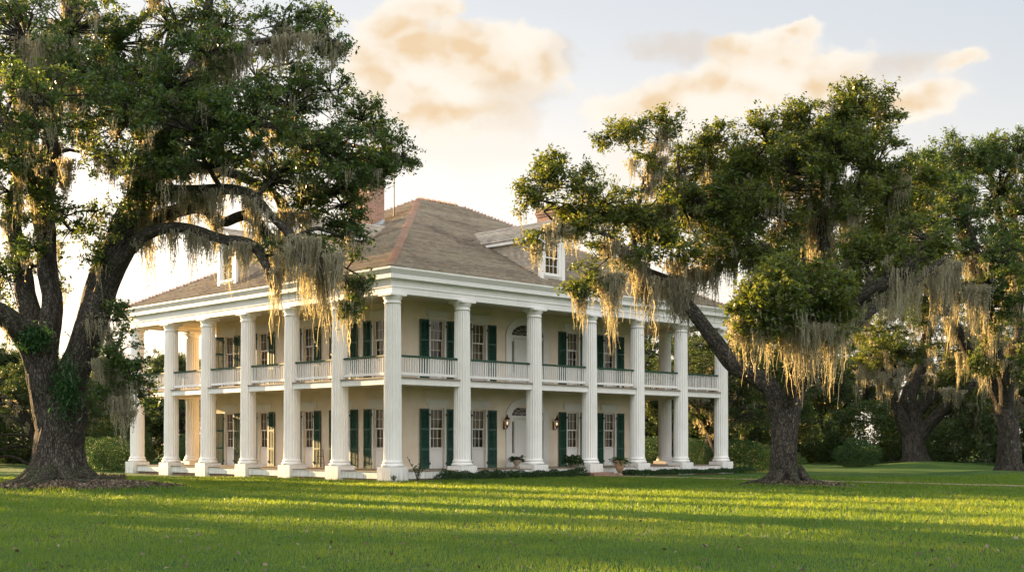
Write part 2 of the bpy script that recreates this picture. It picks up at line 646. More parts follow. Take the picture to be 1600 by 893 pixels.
def f_glass(k, b):
    out = k.n['Material Output']
    gl = k.new('ShaderNodeBsdfGlossy')
    gl.inputs['Roughness'].default_value = 0.03
    gl.inputs['Color'].default_value = (0.9, 0.9, 0.88, 1)
    tc = k.new('ShaderNodeTexCoord')
    geo = k.new('ShaderNodeNewGeometry')
    k.put(gl.inputs['Normal'], k.bump(k.noise(geo.outputs['Position'], 3.0, 3, 0.5), 0.22, 0.05))
    tr = k.new('ShaderNodeBsdfTransparent')
    tr.inputs['Color'].default_value = (0.80, 0.82, 0.78, 1)
    fr = k.new('ShaderNodeFresnel')
    fr.inputs[0].default_value = 1.5
    mx = k.new('ShaderNodeMixShader')
    k.put(mx.inputs[0], k.m('MULTIPLY', fr.outputs[0], 0.8))
    k.put(mx.inputs[1], tr.outputs[0])
    k.put(mx.inputs[2], gl.outputs[0])
    k.put(out.inputs[0], mx.outputs[0])


M['glass'] = mat('old_window_glass', f_glass)


def f_lamp(k, b):
    b.inputs['Base Color'].default_value = (0.9, 0.85, 0.75, 1)
    b.inputs['Emission Color'].default_value = (1.0, 0.72, 0.36, 1)
    b.inputs['Emission Strength'].default_value = 0.22


M['lamp'] = mat('lit_bulb', f_lamp)


def leaf_mat(name, dark, mid, light, trans=0.35, rough=0.42, tcol=None):
    def fn(k, b):
        out = k.n['Material Output']
        r = k.attr('rnd')
        c = k.mix(k.ramp(r, 0.0, 0.55, smooth=False), dark, mid)
        c = k.mix(k.ramp(r, 0.6, 1.0, smooth=False), c, light)
        k.put(b.inputs['Base Color'], c)
        b.inputs['Roughness'].default_value = rough
        b.inputs['Specular IOR Level'].default_value = 0.36
        t = k.new('ShaderNodeBsdfTranslucent')
        k.put(t.inputs[0], k.mix(1.0, c, tcol or (1.9, 1.75, 0.8), 'MULTIPLY'))
        mx = k.new('ShaderNodeMixShader')
        mx.inputs[0].default_value = trans
        k.put(mx.inputs[1], b.outputs[0])
        k.put(mx.inputs[2], t.outputs[0])
        k.put(out.inputs[0], mx.outputs[0])
    return mat(name, fn)


M['oakleaf'] = leaf_mat('live_oak_leaves', (0.025, 0.058, 0.022), (0.048, 0.094, 0.030), (0.100, 0.132, 0.036), 0.46, 0.40, (2.7, 2.1, 0.8))
M['oakleaf_warm'] = leaf_mat('oak_leaves_yellowish', (0.036, 0.066, 0.019), (0.064, 0.102, 0.026), (0.122, 0.142, 0.034), 0.50, 0.40, (2.8, 2.1, 0.75))
M['bgleaf'] = leaf_mat('distant_leaves', (0.020, 0.044, 0.016), (0.036, 0.066, 0.021), (0.075, 0.095, 0.028), 0.42, 0.55, (2.2, 1.85, 0.75))
M['hedgeleaf'] = leaf_mat('hedge_leaves', (0.014, 0.042, 0.013), (0.027, 0.068, 0.018), (0.055, 0.105, 0.026), 0.28, 0.55)
M['fern'] = leaf_mat('fern_fronds', (0.018, 0.055, 0.018), (0.030, 0.085, 0.024), (0.06, 0.12, 0.03), 0.3)
M['moss'] = leaf_mat('spanish_moss', (0.190, 0.186, 0.146), (0.285, 0.276, 0.218), (0.375, 0.360, 0.285), 0.58, 0.9, (1.55, 1.42, 1.02))
M['litter'] = leaf_mat('dry_leaves', (0.060, 0.045, 0.032), (0.120, 0.092, 0.065), (0.24, 0.20, 0.145), 0.15, 0.8, (1, 1, 1))
M['grass'] = leaf_mat('grass_blades', (0.047, 0.114, 0.019), (0.084, 0.164, 0.027), (0.175, 0.212, 0.060), 0.52, 0.5, (3.3, 2.2, 0.7))
M['bark'] = None


def f_bark(k, b):
    v = k.attr('bark', 'Vector')
    geo = k.new('ShaderNodeNewGeometry')
    fur = k.noise(k.mapping(v, scale=(1, 1, 0.3)), 8.0, 8, 0.72, 0.5)
    vor = k.new('ShaderNodeTexVoronoi', feature='DISTANCE_TO_EDGE')
    k.put(vor.inputs['Vector'], k.mapping(v, scale=(1, 1, 0.4)))
    vor.inputs['Scale'].default_value = 13.0
    crack = k.ramp(vor.outputs['Distance'], 0.0, 0.16)
    big = k.noise(geo.outputs['Position'], 0.9, 5, 0.6)
    lich = k.noise(geo.outputs['Position'], 2.6, 6, 0.7)
    sp = k.new('ShaderNodeSeparateXYZ')
    k.put(sp.inputs[0], geo.outputs['Normal'])
    c = k.mix(k.ramp(fur, 0.3, 0.72), (0.012, 0.010, 0.009), (0.118, 0.104, 0.086))
    c = k.mix(k.ramp(big, 0.40, 0.72, 0, 0.55), c, (0.038, 0.034, 0.028))
    c = k.mix(k.ramp(lich, 0.56, 0.72, 0, 0.5), c, (0.20, 0.21, 0.19))
    topm = k.m('MULTIPLY', k.ramp(sp.outputs[2], 0.15, 0.8), k.ramp(lich, 0.38, 0.6))
    c = k.mix(k.m('MULTIPLY', topm, 0.75), c, (0.045, 0.062, 0.022))
    c = k.mix(k.m('MULTIPLY', k.m('SUBTRACT', 1.0, crack), 0.75), c, (0.012, 0.010, 0.008))
    k.put(b.inputs['Base Color'], c)
    b.inputs['Roughness'].default_value = 0.92
    b.inputs['Specular IOR Level'].default_value = 0.2
    h = k.m('ADD', k.m('MULTIPLY', fur, 0.7), k.m('MULTIPLY', crack, 0.5))
    k.put(b.inputs['Normal'], k.bump(h, 1.0, 0.07))


M['bark'] = mat('oak_bark', f_bark)


def f_ground(k, b):
    geo = k.new('ShaderNodeNewGeometry')
    p = geo.outputs['Position']
    n1 = k.noise(p, 0.12, 4, 0.55)
    n2 = k.noise(p, 0.9, 6, 0.65)
    n3 = k.noise(p, 30, 4, 0.7)
    n4 = k.noise(k.mapping(p, loc=(31, 7, 0)), 0.33, 4, 0.6)
    c = k.mix(k.ramp(n2, 0.3, 0.7), (0.022, 0.064, 0.012), (0.042, 0.096, 0.018))
    c = k.mix(k.ramp(n1, 0.4, 0.7, 0, 0.5), c, (0.085, 0.125, 0.026))
    c = k.mix(k.ramp(n3, 0.5, 0.8, 0, 0.55), c, (0.026, 0.052, 0.012))
    c = k.mix(k.ramp(n4, 0.66, 0.76, 0, 0.6), c, (0.115, 0.100, 0.045))
    k.put(b.inputs['Base Color'], c)
    b.inputs['Roughness'].default_value = 0.9
    b.inputs['Specular IOR Level'].default_value = 0.15
    k.put(b.inputs['Normal'], k.bump(k.m('ADD', n3, k.m('MULTIPLY', n2, 2.0)), 0.8, 0.05))


M['ground'] = mat('lawn', f_ground)
M['path'] = simple('brick_dust_path', (0.27, 0.185, 0.125), 0.95, 0.3, 3.0, 0.4, 25)
M['mulch'] = simple('leaf_mulch', (0.070, 0.055, 0.040), 0.95, 0.45, 4.0, 0.8, 30)
M['stump'] = simple('stump_wood', (0.10, 0.072, 0.048), 0.95, 0.4, 8.0, 0.6, 30)

# ------------------------------------------------------------------ ground, path
MOUNDS = [(-16.6, 46.4, 0.30, 3.2), (-12.9, 45.6, 0.12, 3.0), (10.7, 48.4, 0.22, 2.4), (26.0, 67.0, 0.35, 3.5), (31.0, 93.0, 0.5, 4.0)]


def gz(x, y):
    x = np.asarray(x, float)
    y = np.asarray(y, float)
    z = np.zeros_like(x)
    for mx, my, h, s in MOUNDS:
        z = z + h * np.exp(-((x - mx) ** 2 + (y - my) ** 2) / (s * s))
    return z


def build_ground():
    xs = np.concatenate([np.linspace(-900, -70, 14), np.linspace(-66, 66, 133), np.linspace(70, 900, 14)])
    ys = np.concatenate([np.linspace(-250, 5, 10), np.linspace(8, 125, 118), np.linspace(135, 1500, 16)])
    X, Y = np.meshgrid(xs, ys)
    P = np.stack([X.ravel(), Y.ravel(), np.zeros(X.size)], 1)
    P[:, 2] = gz(P[:, 0], P[:, 1]) + (vnoise(P * [0.45, 0.45, 1]) - 0.5) * 0.06 + (vnoise(P * [0.13, 0.13, 1] + 3.3) - 0.5) * 0.12 - 0.05
    nx, ny = len(xs), len(ys)
    i = np.arange(ny - 1)[:, None] * nx + np.arange(nx - 1)[None, :]
    q = np.stack([i, i + 1, i + nx + 1, i + nx], -1).reshape(-1, 4)
    me = mesh_np('ground', P, q, M['ground'], smooth=True)
    tag(link('ground', me), kind='structure')


build_ground()
HO = np.array([-5.49, 57.41])                       # corner column of the house
HDR = np.array([0.71439, 0.69974])                  # along the right facade
HDL = np.array([-0.69974, 0.71439])                 # along the left facade
HROT = math.atan2(HDR[1], HDR[0])


def hw(x, y, z=0.0):
    p = HO + HDR * x + HDL * y
    return np.array([p[0], p[1], z])


def scatter_leaves():
    n = 1500
    Y = 15 + 42 * rng.random(n) ** 1.3
    X = rng.uniform(-1, 1, n) * (Y * 0.43 + 1)
    lf = NP()
    C = np.column_stack([X, Y, gz(X, Y) + rng.uniform(0.03, 0.075, n)])
    leaves(lf, C, np.full(n, 0.085), rng.random(n), 1.0, 0.5)
    tag(link('fallen_leaves', lf.mesh('fallen_leaves', M['litter'])), 'single brown leaves scattered over the front lawn', 'fallen leaves', None, 'stuff')


def build_path():
    a, b2 = hw(13.6, -1.3), hw(13.6, -46)
    d = (b2 - a) / np.linalg.norm(b2 - a)
    s = np.array([-d[1], d[0], 0])
    V, q = [], []
    n = 60
    for i in range(n + 1):
        c = a + (b2 - a) * i / n
        wl = 0.62 + 0.10 * math.sin(i * 1.7) + 0.05 * random.random()
        wr = 0.62 + 0.10 * math.sin(i * 2.3 + 1) + 0.05 * random.random()
        for k_ in (-wl, -wl * 0.33, wr * 0.33, wr):
            p = c + s * k_
            V.append((p[0], p[1], 0.035 + float(gz(p[0], p[1]))))
    for i in range(n):
        for k_ in range(3):
            q.append((i * 4 + k_, i * 4 + k_ + 1, (i + 1) * 4 + k_ + 1, (i + 1) * 4 + k_))
    me = mesh_np('path', V, q, M['path'])
    tag(link('path', me), kind='structure')


build_path()

# ------------------------------------------------------------------ the house
LX, LY, GD = 25.3, 24.2, 3.2
WX1, WY1 = 21.5, 20.6
ZF, ZF2, ZC1, ZC2 = 0.46, 4.80, 4.42, 8.86
house = empty('mansion', tuple(hw(0, 0)), HROT,
              label='white two storey columned plantation mansion with green shutters and hipped shingle roof', cat='mansion')


def frame_of(side, s, z):
    """location and turn, in house space, of something fixed to a wall: side R (front right) or L (front left)"""
    return ((s, GD, z), 0.0) if side == 'R' else ((GD, s, z), R(-90))


def lathe_fluted(mb, rows, n=20, per=6):
    v, f = [], []
    N = n * per
    for r, z, d in rows:
        for i in range(N):
            a = 2 * math.pi * i / N
            ph = (i % per) / per
            rr = r - d * math.sin(math.pi * ph) ** 0.8 if ph > 0 else r
            v.append((rr * math.cos(a), rr * math.sin(a), z))
    for j in range(len(rows) - 1):
        for i in range(N):
            i2 = (i + 1) % N
            f.append((j * N + i, j * N + i2, (j + 1) * N + i2, (j + 1) * N + i))
    mb.add(v, f)


def column_proto():
    sh = MB()
    lathe_fluted(sh, [(0.425, 0.93, 0.0), (0.42, 0.98, 0.03), (0.418, 2.6, 0.036), (0.41, 4.3, 0.036), (0.397, 6.2, 0.035), (0.378, 7.9, 0.033), (0.372, 8.12, 0.03), (0.372, 8.16, 0.0)])
    o = sh.build('column', M['white'], house, smooth=30)
    b = MB()
    b.lathe([(0.46, 0.645), (0.515, 0.67), (0.535, 0.72), (0.515, 0.775), (0.47, 0.79), (0.455, 0.82), (0.462, 0.845), (0.485, 0.87), (0.47, 0.905), (0.43, 0.925), (0.424, 0.95)], 40)
    b.build('base', M['white'], o, smooth=35)
    p = MB()
    p.bevbox(-0.52, -0.52, -0.12, 0.52, 0.52, 0.647, 0.015)
    p.build('plinth', M['white'], o)
    c = MB()
    c.lathe([(0.37, 8.14), (0.405, 8.17), (0.405, 8.20), (0.375, 8.22), (0.375, 8.30), (0.39, 8.32), (0.41, 8.36), (0.445, 8.43), (0.46, 8.47), (0.455, 8.50)], 40)
    c.bevbox(-0.48, -0.48, 8.49, 0.48, 0.48, 8.605, 0.012)
    c.build('capital', M['white'], o, smooth=35)
    return o


RX = [0, 4.31, 9.27, 13.5, 17.47, 21.39, 25.3]
LYS = [4.033 * i for i in range(1, 7)]
col_pos = [(x, 0) for x in RX] + [(0, y) for y in LYS]
col_pos += [(3.7, LY), (8.2, LY), (12.6, LY), (17.0, LY), (21.2, LY)] + [(LX, y) for y in (4.3, 8.2, 12.1, 16.1, 20.2, LY)]
c0 = column_proto()
kids = [q for q in bpy.data.objects if q.parent is c0]
for i, (x, y) in enumerate(col_pos):
    if i == 0:
        o = c0
    else:
        o = c0.copy()
        COL.objects.link(o)
        for kq in kids:
            d = kq.copy()
            COL.objects.link(d)
            d.parent = o
    o.location = (x, y, 0)

# porch, balcony, ceilings
m = MB()
m.sweep([(0.30, 0.10), (0.30, 0.425), (0.26, 0.425), (0.26, 0.10)], 0, 0, LX, LY)
m.build('porch_fascia', M['white'], house)
m = MB()
m.box(-0.2, -0.2, -0.1, LX + 0.2, LY + 0.2, 0.36)
m.build('foundation', M['brick'], house)
m = MB()
m.sweep([(0.34, 0.427), (0.34, ZF), (-GD - 0.2, ZF), (-GD - 0.2, 0.427)], 0, 0, LX, LY)
m.build('porch_floor', M['deck'], house)
m = MB()
m.sweep([(0.19, 4.46), (0.19, 4.735), (0.14, 4.735), (0.14, 4.70), (-0.14, 4.70), (-0.14, 4.46)], 0, 0, LX, LY)
m.build('balcony_fascia', M['white'], house)
m = MB()
m.sweep([(0.24, 4.738), (0.24, ZF2), (-GD - 0.1, ZF2), (-GD - 0.1, 4.738)], 0, 0, LX, LY)
m.build('balcony_floor', M['deck'], house)
m = MB()
m.sweep([(-0.142, 4.56), (-0.142, 4.64), (-GD - 0.1, 4.64), (-GD - 0.1, 4.56)], 0, 0, LX, LY)
m.sweep([(-0.145, 4.47), (-0.145, 4.555), (-0.26, 4.555), (-0.22, 4.50)], 0, 0, LX, LY)
m.sweep([(-0.30, 8.87), (-0.30, 8.95), (-GD - 0.1, 8.95), (-GD - 0.1, 8.87)], 0, 0, LX, LY)
m.sweep([(-0.305, 8.72), (-0.305, 8.865), (-0.44, 8.865), (-0.40, 8.78)], 0, 0, LX, LY)
m.build('gallery_ceiling', M['ceil'], house)
m = MB()
m.sweep([(-0.30, 8.96), (-0.30, 8.61), (0.30, 8.61), (0.30, 8.885), (0.335, 8.90), (0.335, 8.945), (0.305, 8.96), (0.305, 9.215), (0.35, 9.235), (0.38, 9.275), (0.545, 9.28), (0.545, 9.485), (0.45, 9.49), (0.45, 9.6), (-0.25, 9.6)], 0, 0, LX, LY)
m.build('entablature', M['white'], house)
m = MB()
m.sweep([(0.46, 9.495), (0.57, 9.50), (0.575, 9.53), (0.60, 9.56), (0.66, 9.66), (0.68, 9.68), (0.68, 9.76), (0.64, 9.76), (0.63, 9.71), (0.46, 9.70)], 0, 0, LX, LY)
m.build('gutter', M['trim'], house)

# railings
def railing(x0, x1):
    m = MB()
    L = x1 - x0
    n = max(4, int(round(L / 0.155)))
    for i in range(n):
        c = (i + 0.5) * L / n
        m.box(c - 0.022, -0.022, 5.025, c + 0.022, 0.022, 5.735)
    m.box(0, -0.045, 4.905, L, 0.045, 5.025)
    for c in (L * 0.33, L * 0.67):
        m.box(c - 0.05, -0.03, ZF2, c + 0.05, 0.03, 4.903)
    o = m.build('railing', M['white'], house)
    h = MB()
    h.bevbox(-0.03, -0.065, 5.737, L + 0.03, 0.065, 5.835, 0.02)
    h.build('handrail', M['handrail'], o)
    return o


for a, b_ in zip(RX[:-1], RX[1:]):
    o = railing(a + 0.36, b_ - 0.36)
    o.location = (a + 0.36, 0, 0)
ys = [0] + LYS
o1 = railing(0.36, 4.033 - 0.36)
first = True
kidr = [q for q in bpy.data.objects if q.parent is o1]


def dup_part(o, loc, rz):
    r = o.copy()
    COL.objects.link(r)
    for kq in [q for q in bpy.data.objects if q.parent is o]:
        d = kq.copy()
        COL.objects.link(d)
        d.parent = r
    r.location = loc
    r.rotation_euler = (0, 0, rz)
    return r


o1.location = (0, 0.36, 0)
o1.rotation_euler = (0, 0, R(90))
for a in ys[1:-1]:
    dup_part(o1, (0, a + 0.36, 0), R(90))
for a in (0.2, 4.3, 8.2, 12.1, 16.1, 20.2):
    dup_part(o1, (LX, a + 0.36, 0), R(90))
for a in (0.1, 4.1, 8.5, 12.9, 17.2, 21.2):
    dup_part(o1, (a + 0.36, LY, 0), 0)

# walls with real openings
WIN_R = [5.50, 8.39, 15.64, 18.78]
WIN_L = [19.15, 15.56, 11.20, 7.97, 5.03]
DOOR_R = 11.97
DOOR_HW = 1.22


def wall_facade(name, length, holes, mats):
    """wall in facade space: x along 0..length, outer face y=0, inner y=.3"""
    xs = sorted({0.0, length} | {h[0] for h in holes} | {h[1] for h in holes})
    zs = sorted({0.3, 9.2} | {h[2] for h in holes} | {h[3] for h in holes})
    m = MB()

    def inhole(x, z):
        return any(h[0] < x < h[1] and h[2] < z < h[3] for h in holes)
    for i in range(len(xs) - 1):
        for j in range(len(zs) - 1):
            x0, x1, z0, z1 = xs[i], xs[i + 1], zs[j], zs[j + 1]
            if inhole((x0 + x1) / 2, (z0 + z1) / 2):
                continue
            m.add([(x0, 0, z0), (x1, 0, z0), (x1, 0, z1), (x0, 0, z1)], [(0, 1, 2, 3)])
            m.add([(x0, .3, z0), (x1, .3, z0), (x1, .3, z1), (x0, .3, z1)], [(3, 2, 1, 0)])
    for h in holes:
        x0, x1, z0, z1 = h[:4]
        for q in ([(x0, 0, z0), (x0, .3, z0), (x0, .3, z1), (x0, 0, z1)], [(x1, 0, z0), (x1, 0, z1), (x1, .3, z1), (x1, .3, z0)],
                  [(x0, 0, z1), (x0, .3, z1), (x1, .3, z1), (x1, 0, z1)], [(x0, 0, z0), (x1, 0, z0), (x1, .3, z0), (x0, .3, z0)]):
            m.add(q, [(0, 1, 2, 3)])
    for q in ([(0, 0, .3), (0, .3, .3), (0, .3, 9.2), (0, 0, 9.2)], [(length, 0, .3), (length, 0, 9.2), (length, .3, 9.2), (length, .3, .3)]):
        m.add(q, [(0, 1, 2, 3)])
    return m


holesR, holesL = [], []
WHW = 0.47
for zf in (ZF, ZF2 + 0.16):
    for x in WIN_R:
        holesR.append((x - GD - WHW, x - GD + WHW, zf, zf + 3.04))
    holesR.append((DOOR_R - GD - DOOR_HW, DOOR_R - GD + DOOR_HW, zf - (0.16 if zf > 4 else 0), zf + 3.2))
    for y in WIN_L:
        c = WY1 - y
        holesL.append((c - WHW, c + WHW, zf, zf + 3.04))
wr = wall_facade('wall', WX1 - GD, holesR, M['stucco']).build('wall', M['stucco'], house, loc=(GD, GD, 0))
wl = wall_facade('wall', WY1 - GD - 0.302, holesL, M['stucco']).build('wall', M['stucco'], house, loc=(GD, WY1, 0), rotz=R(-90))
m = MB()
m.box(WX1 - 0.3, GD + 0.302, 0.3, WX1, WY1 - 0.302, 9.2)
m.box(GD + 0.302, WY1 - 0.3, 0.3, WX1, WY1, 9.2)
m.build('wall', M['stucco'], house)
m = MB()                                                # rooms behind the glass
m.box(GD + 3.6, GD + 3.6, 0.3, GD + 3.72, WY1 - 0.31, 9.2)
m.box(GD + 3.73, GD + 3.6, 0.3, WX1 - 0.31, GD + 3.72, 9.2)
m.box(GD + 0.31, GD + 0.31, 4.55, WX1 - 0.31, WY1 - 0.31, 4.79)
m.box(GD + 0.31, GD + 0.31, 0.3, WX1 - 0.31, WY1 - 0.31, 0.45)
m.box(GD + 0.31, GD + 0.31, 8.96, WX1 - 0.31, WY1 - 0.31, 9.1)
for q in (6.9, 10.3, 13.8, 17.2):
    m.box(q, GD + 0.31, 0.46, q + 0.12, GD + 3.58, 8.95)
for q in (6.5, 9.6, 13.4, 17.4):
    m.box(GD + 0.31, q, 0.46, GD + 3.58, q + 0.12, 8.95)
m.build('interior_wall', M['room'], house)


def window_proto(blind, drop=0.45, parts=((-0.58, 0.10, 2.12, 0.3), (0.13, 0.58, 0.9, 1.4))):
    """origin: opening centre on the wall face, at floor level; outward is -y"""
    w = MB()
    H = 3.04
    # casing boards round the opening, proud of the stucco
    for s in (-1, 1):
        x0, x1 = sorted((s * (WHW - 0.004), s * (WHW + 0.12)))
        w.box(x0, -0.035, 0.0, x1, 0.03, H + 0.06)
    w.box(-WHW - 0.12, -0.036, H + 0.061, WHW + 0.12, 0.03, H + 0.16)
    # sashes
    gy0, gy1 = 0.10, 0.145
    gx = WHW - 0.005
    z0, zm, z1 = 1.02, 2.02, H - 0.005
    for (a, b_, yo) in ((z0, zm + 0.02, 0.05), (zm - 0.02, z1, 0.0)):
        w.box(-gx, gy0 + yo, a, -gx + 0.055, gy1 + yo, b_)
        w.box(gx - 0.055, gy0 + yo, a, gx, gy1 + yo, b_)
        w.box(-gx + 0.055, gy0 + yo, a, gx - 0.055, gy1 + yo, a + 0.06)
        w.box(-gx + 0.055, gy0 + yo, b_ - 0.055, gx - 0.055, gy1 + yo, b_)
        for t in (-1, 1):
            c = t * (gx - 0.055) / 3
            w.box(c - 0.013, gy0 + yo + 0.004, a + 0.06, c + 0.013, gy1 + yo - 0.004, b_ - 0.055)
        c = (a + 0.06 + b_ - 0.055) / 2
        w.box(-gx + 0.055, gy0 + yo + 0.006, c - 0.012, gx - 0.055, gy1 + yo - 0.006, c + 0.012)
    # sill rail
    w.box(-gx, 0.06, z0 - 0.07, gx, 0.24, z0 - 0.003)
    o = w.build('window', M['trim'], house)
    p = MB()
    p.box(-gx, 0.11, 0.0, gx, 0.16, z0 - 0.072)
    p.box(-gx + 0.10, 0.09, 0.14, gx - 0.10, 0.108, z0 - 0.19)
    p.build('panel', M['white'], o)
    l = MB()
    l.bevbox(-WHW - 0.30, -0.085, H + 0.163, WHW + 0.30, 0.03, H + 0.44, 0.012)
    l.bevbox(-WHW - 0.33, -0.105, H + 0.44, WHW + 0.33, 0.03, H + 0.475, 0.01)
    l.build('lintel', M['trim'], o)
    g = MB()
    for (a, b_, yo) in ((z0 + 0.05, zm - 0.02, 0.05), (zm + 0.03, z1 - 0.05, 0.0)):
        g.add([(-gx + 0.05, gy0 + yo + 0.022, a), (gx - 0.05, gy0 + yo + 0.022, a), (gx - 0.05, gy0 + yo + 0.022, b_), (-gx + 0.05, gy0 + yo + 0.022, b_)], [(0, 1, 2, 3)])
    g.build('pane', M['glass'], o)
    c = MB()
    if blind:
        nb = 34
        zb = z0 + drop
        for i in range(nb):
            z = zb + (z1 - zb) * i / nb
            c.add([(-gx, 0.30, z), (gx, 0.30, z), (gx, 0.335, z + 0.045), (-gx, 0.335, z + 0.045)], [(0, 1, 2, 3)])
        c.build('blind', M['curtain'], o)
    else:
        for (xa, xb, za, ph) in parts:
            n = 40
            v, f = [], []
            for i in range(n + 1):
                t = i / n
                x = xa + (xb - xa) * t
                y = 0.40 + 0.045 * math.sin(t * 34 + ph) + 0.02 * math.sin(t * 71 + ph)
                dz = 0.05 * math.sin(t * 19 + ph)
                v += [(x, y, za + dz), (x, y, 3.2)]
            for i in range(n):
                f.append((2 * i, 2 * i + 2, 2 * i + 3, 2 * i + 1))
            c.add(v, f)
        c.build('curtain', M['curtain'], o)
    return o


def shutter_proto():
    """leaf 0.62 wide lying open against the wall, origin at its hinge foot"""
    m = MB()
    W_, H_ = 0.62, 3.02
    m.box(0, -0.075, 0, 0.065, -0.03, H_)
    m.box(W_ - 0.065, -0.075, 0, W_, -0.03, H_)
    for z0, z1 in ((0, 0.12), (0.92, 1.02), (1.94, 2.03), (H_ - 0.09, H_)):
        m.box(0.066, -0.074, z0, W_ - 0.066, -0.031, z1)
    for a, b_ in ((0.12, 0.92), (1.02, 1.94), (2.03, H_ - 0.09)):
        n = int((b_ - a) / 0.058)
        for i in range(n):
            z = a + (b_ - a) * (i + 0.5) / n
            m.add([(0.066, -0.070, z - 0.026), (W_ - 0.066, -0.070, z - 0.026), (W_ - 0.066, -0.040, z + 0.024), (0.066, -0.040, z + 0.024),
                   (0.066, -0.062, z - 0.030), (W_ - 0.066, -0.062, z - 0.030), (W_ - 0.066, -0.032, z + 0.018), (0.066, -0.032, z + 0.018)],
                  [(0, 1, 2, 3), (7, 6, 5, 4), (0, 4, 5, 1), (3, 2, 6, 7)])
        m.box(W_ / 2 - 0.012, -0.088, a + 0.04, W_ / 2 + 0.012, -0.0755, b_ - 0.04)
    o = m.build('shutter', M['green'], house)
    h = MB()
    for z in (0.25, H_ - 0.3):
        h.box(-0.07, -0.095, z - 0.05, -0.002, -0.045, z + 0.05)
    h.build('hinge', M['hinge'], o)
    return o


wins_low = [window_proto(False), window_proto(False, parts=((-0.58, -0.22, 0.9, 0.9), (0.2, 0.58, 0.9, 2.2), (-0.5, 0.5, 2.6, 0.1))), window_proto(False, parts=((-0.58, -0.3, 0.9, 0.4), (-0.28, 0.58, 2.05, 1.7)))]
wins_up = [window_proto(True), window_proto(True, 0.95), window_proto(True, 0.08)]
sh0 = shutter_proto()
used = set()


def place(o, loc, rz):
    if o.name not in used:
        used.add(o.name)
        o.location = loc
        o.rotation_euler = (0, 0, rz)
        return o
    return dup_part(o, loc, rz)


for zf, protos in ((ZF, wins_low), (ZF2 + 0.16, wins_up)):
    for side, lst in (('R', WIN_R), ('L', WIN_L)):
        for si, s in enumerate(lst):
            proto = protos[(si * 2 + (side == 'L')) % 3]
            (lx, ly, lz), rz = frame_of(side, s, zf)
            place(proto, (lx, ly, lz), rz)
            for sg in (-1, 1):
                off = sg * (WHW + 0.125)
                ang = random.uniform(-2.5, 2.5) + (42 if (side == 'L' and abs(s - 19.15) < .1 and sg == -1) else 2)
                # sg = +1: leaf lies to the right of the opening seen from outside
                if sg > 0:
                    loc_rz = rz - R(ang)
                else:
                    loc_rz = rz + R(ang)
                if side == 'R':
                    lo = (lx + off, ly, lz + 0.01)
                else:
                    lo = (lx, ly - off, lz + 0.01)
                sh = place(sh0, lo, loc_rz)
                sh.scale = (sg, 1, 1)            # the left leaf is the mirror of the right one


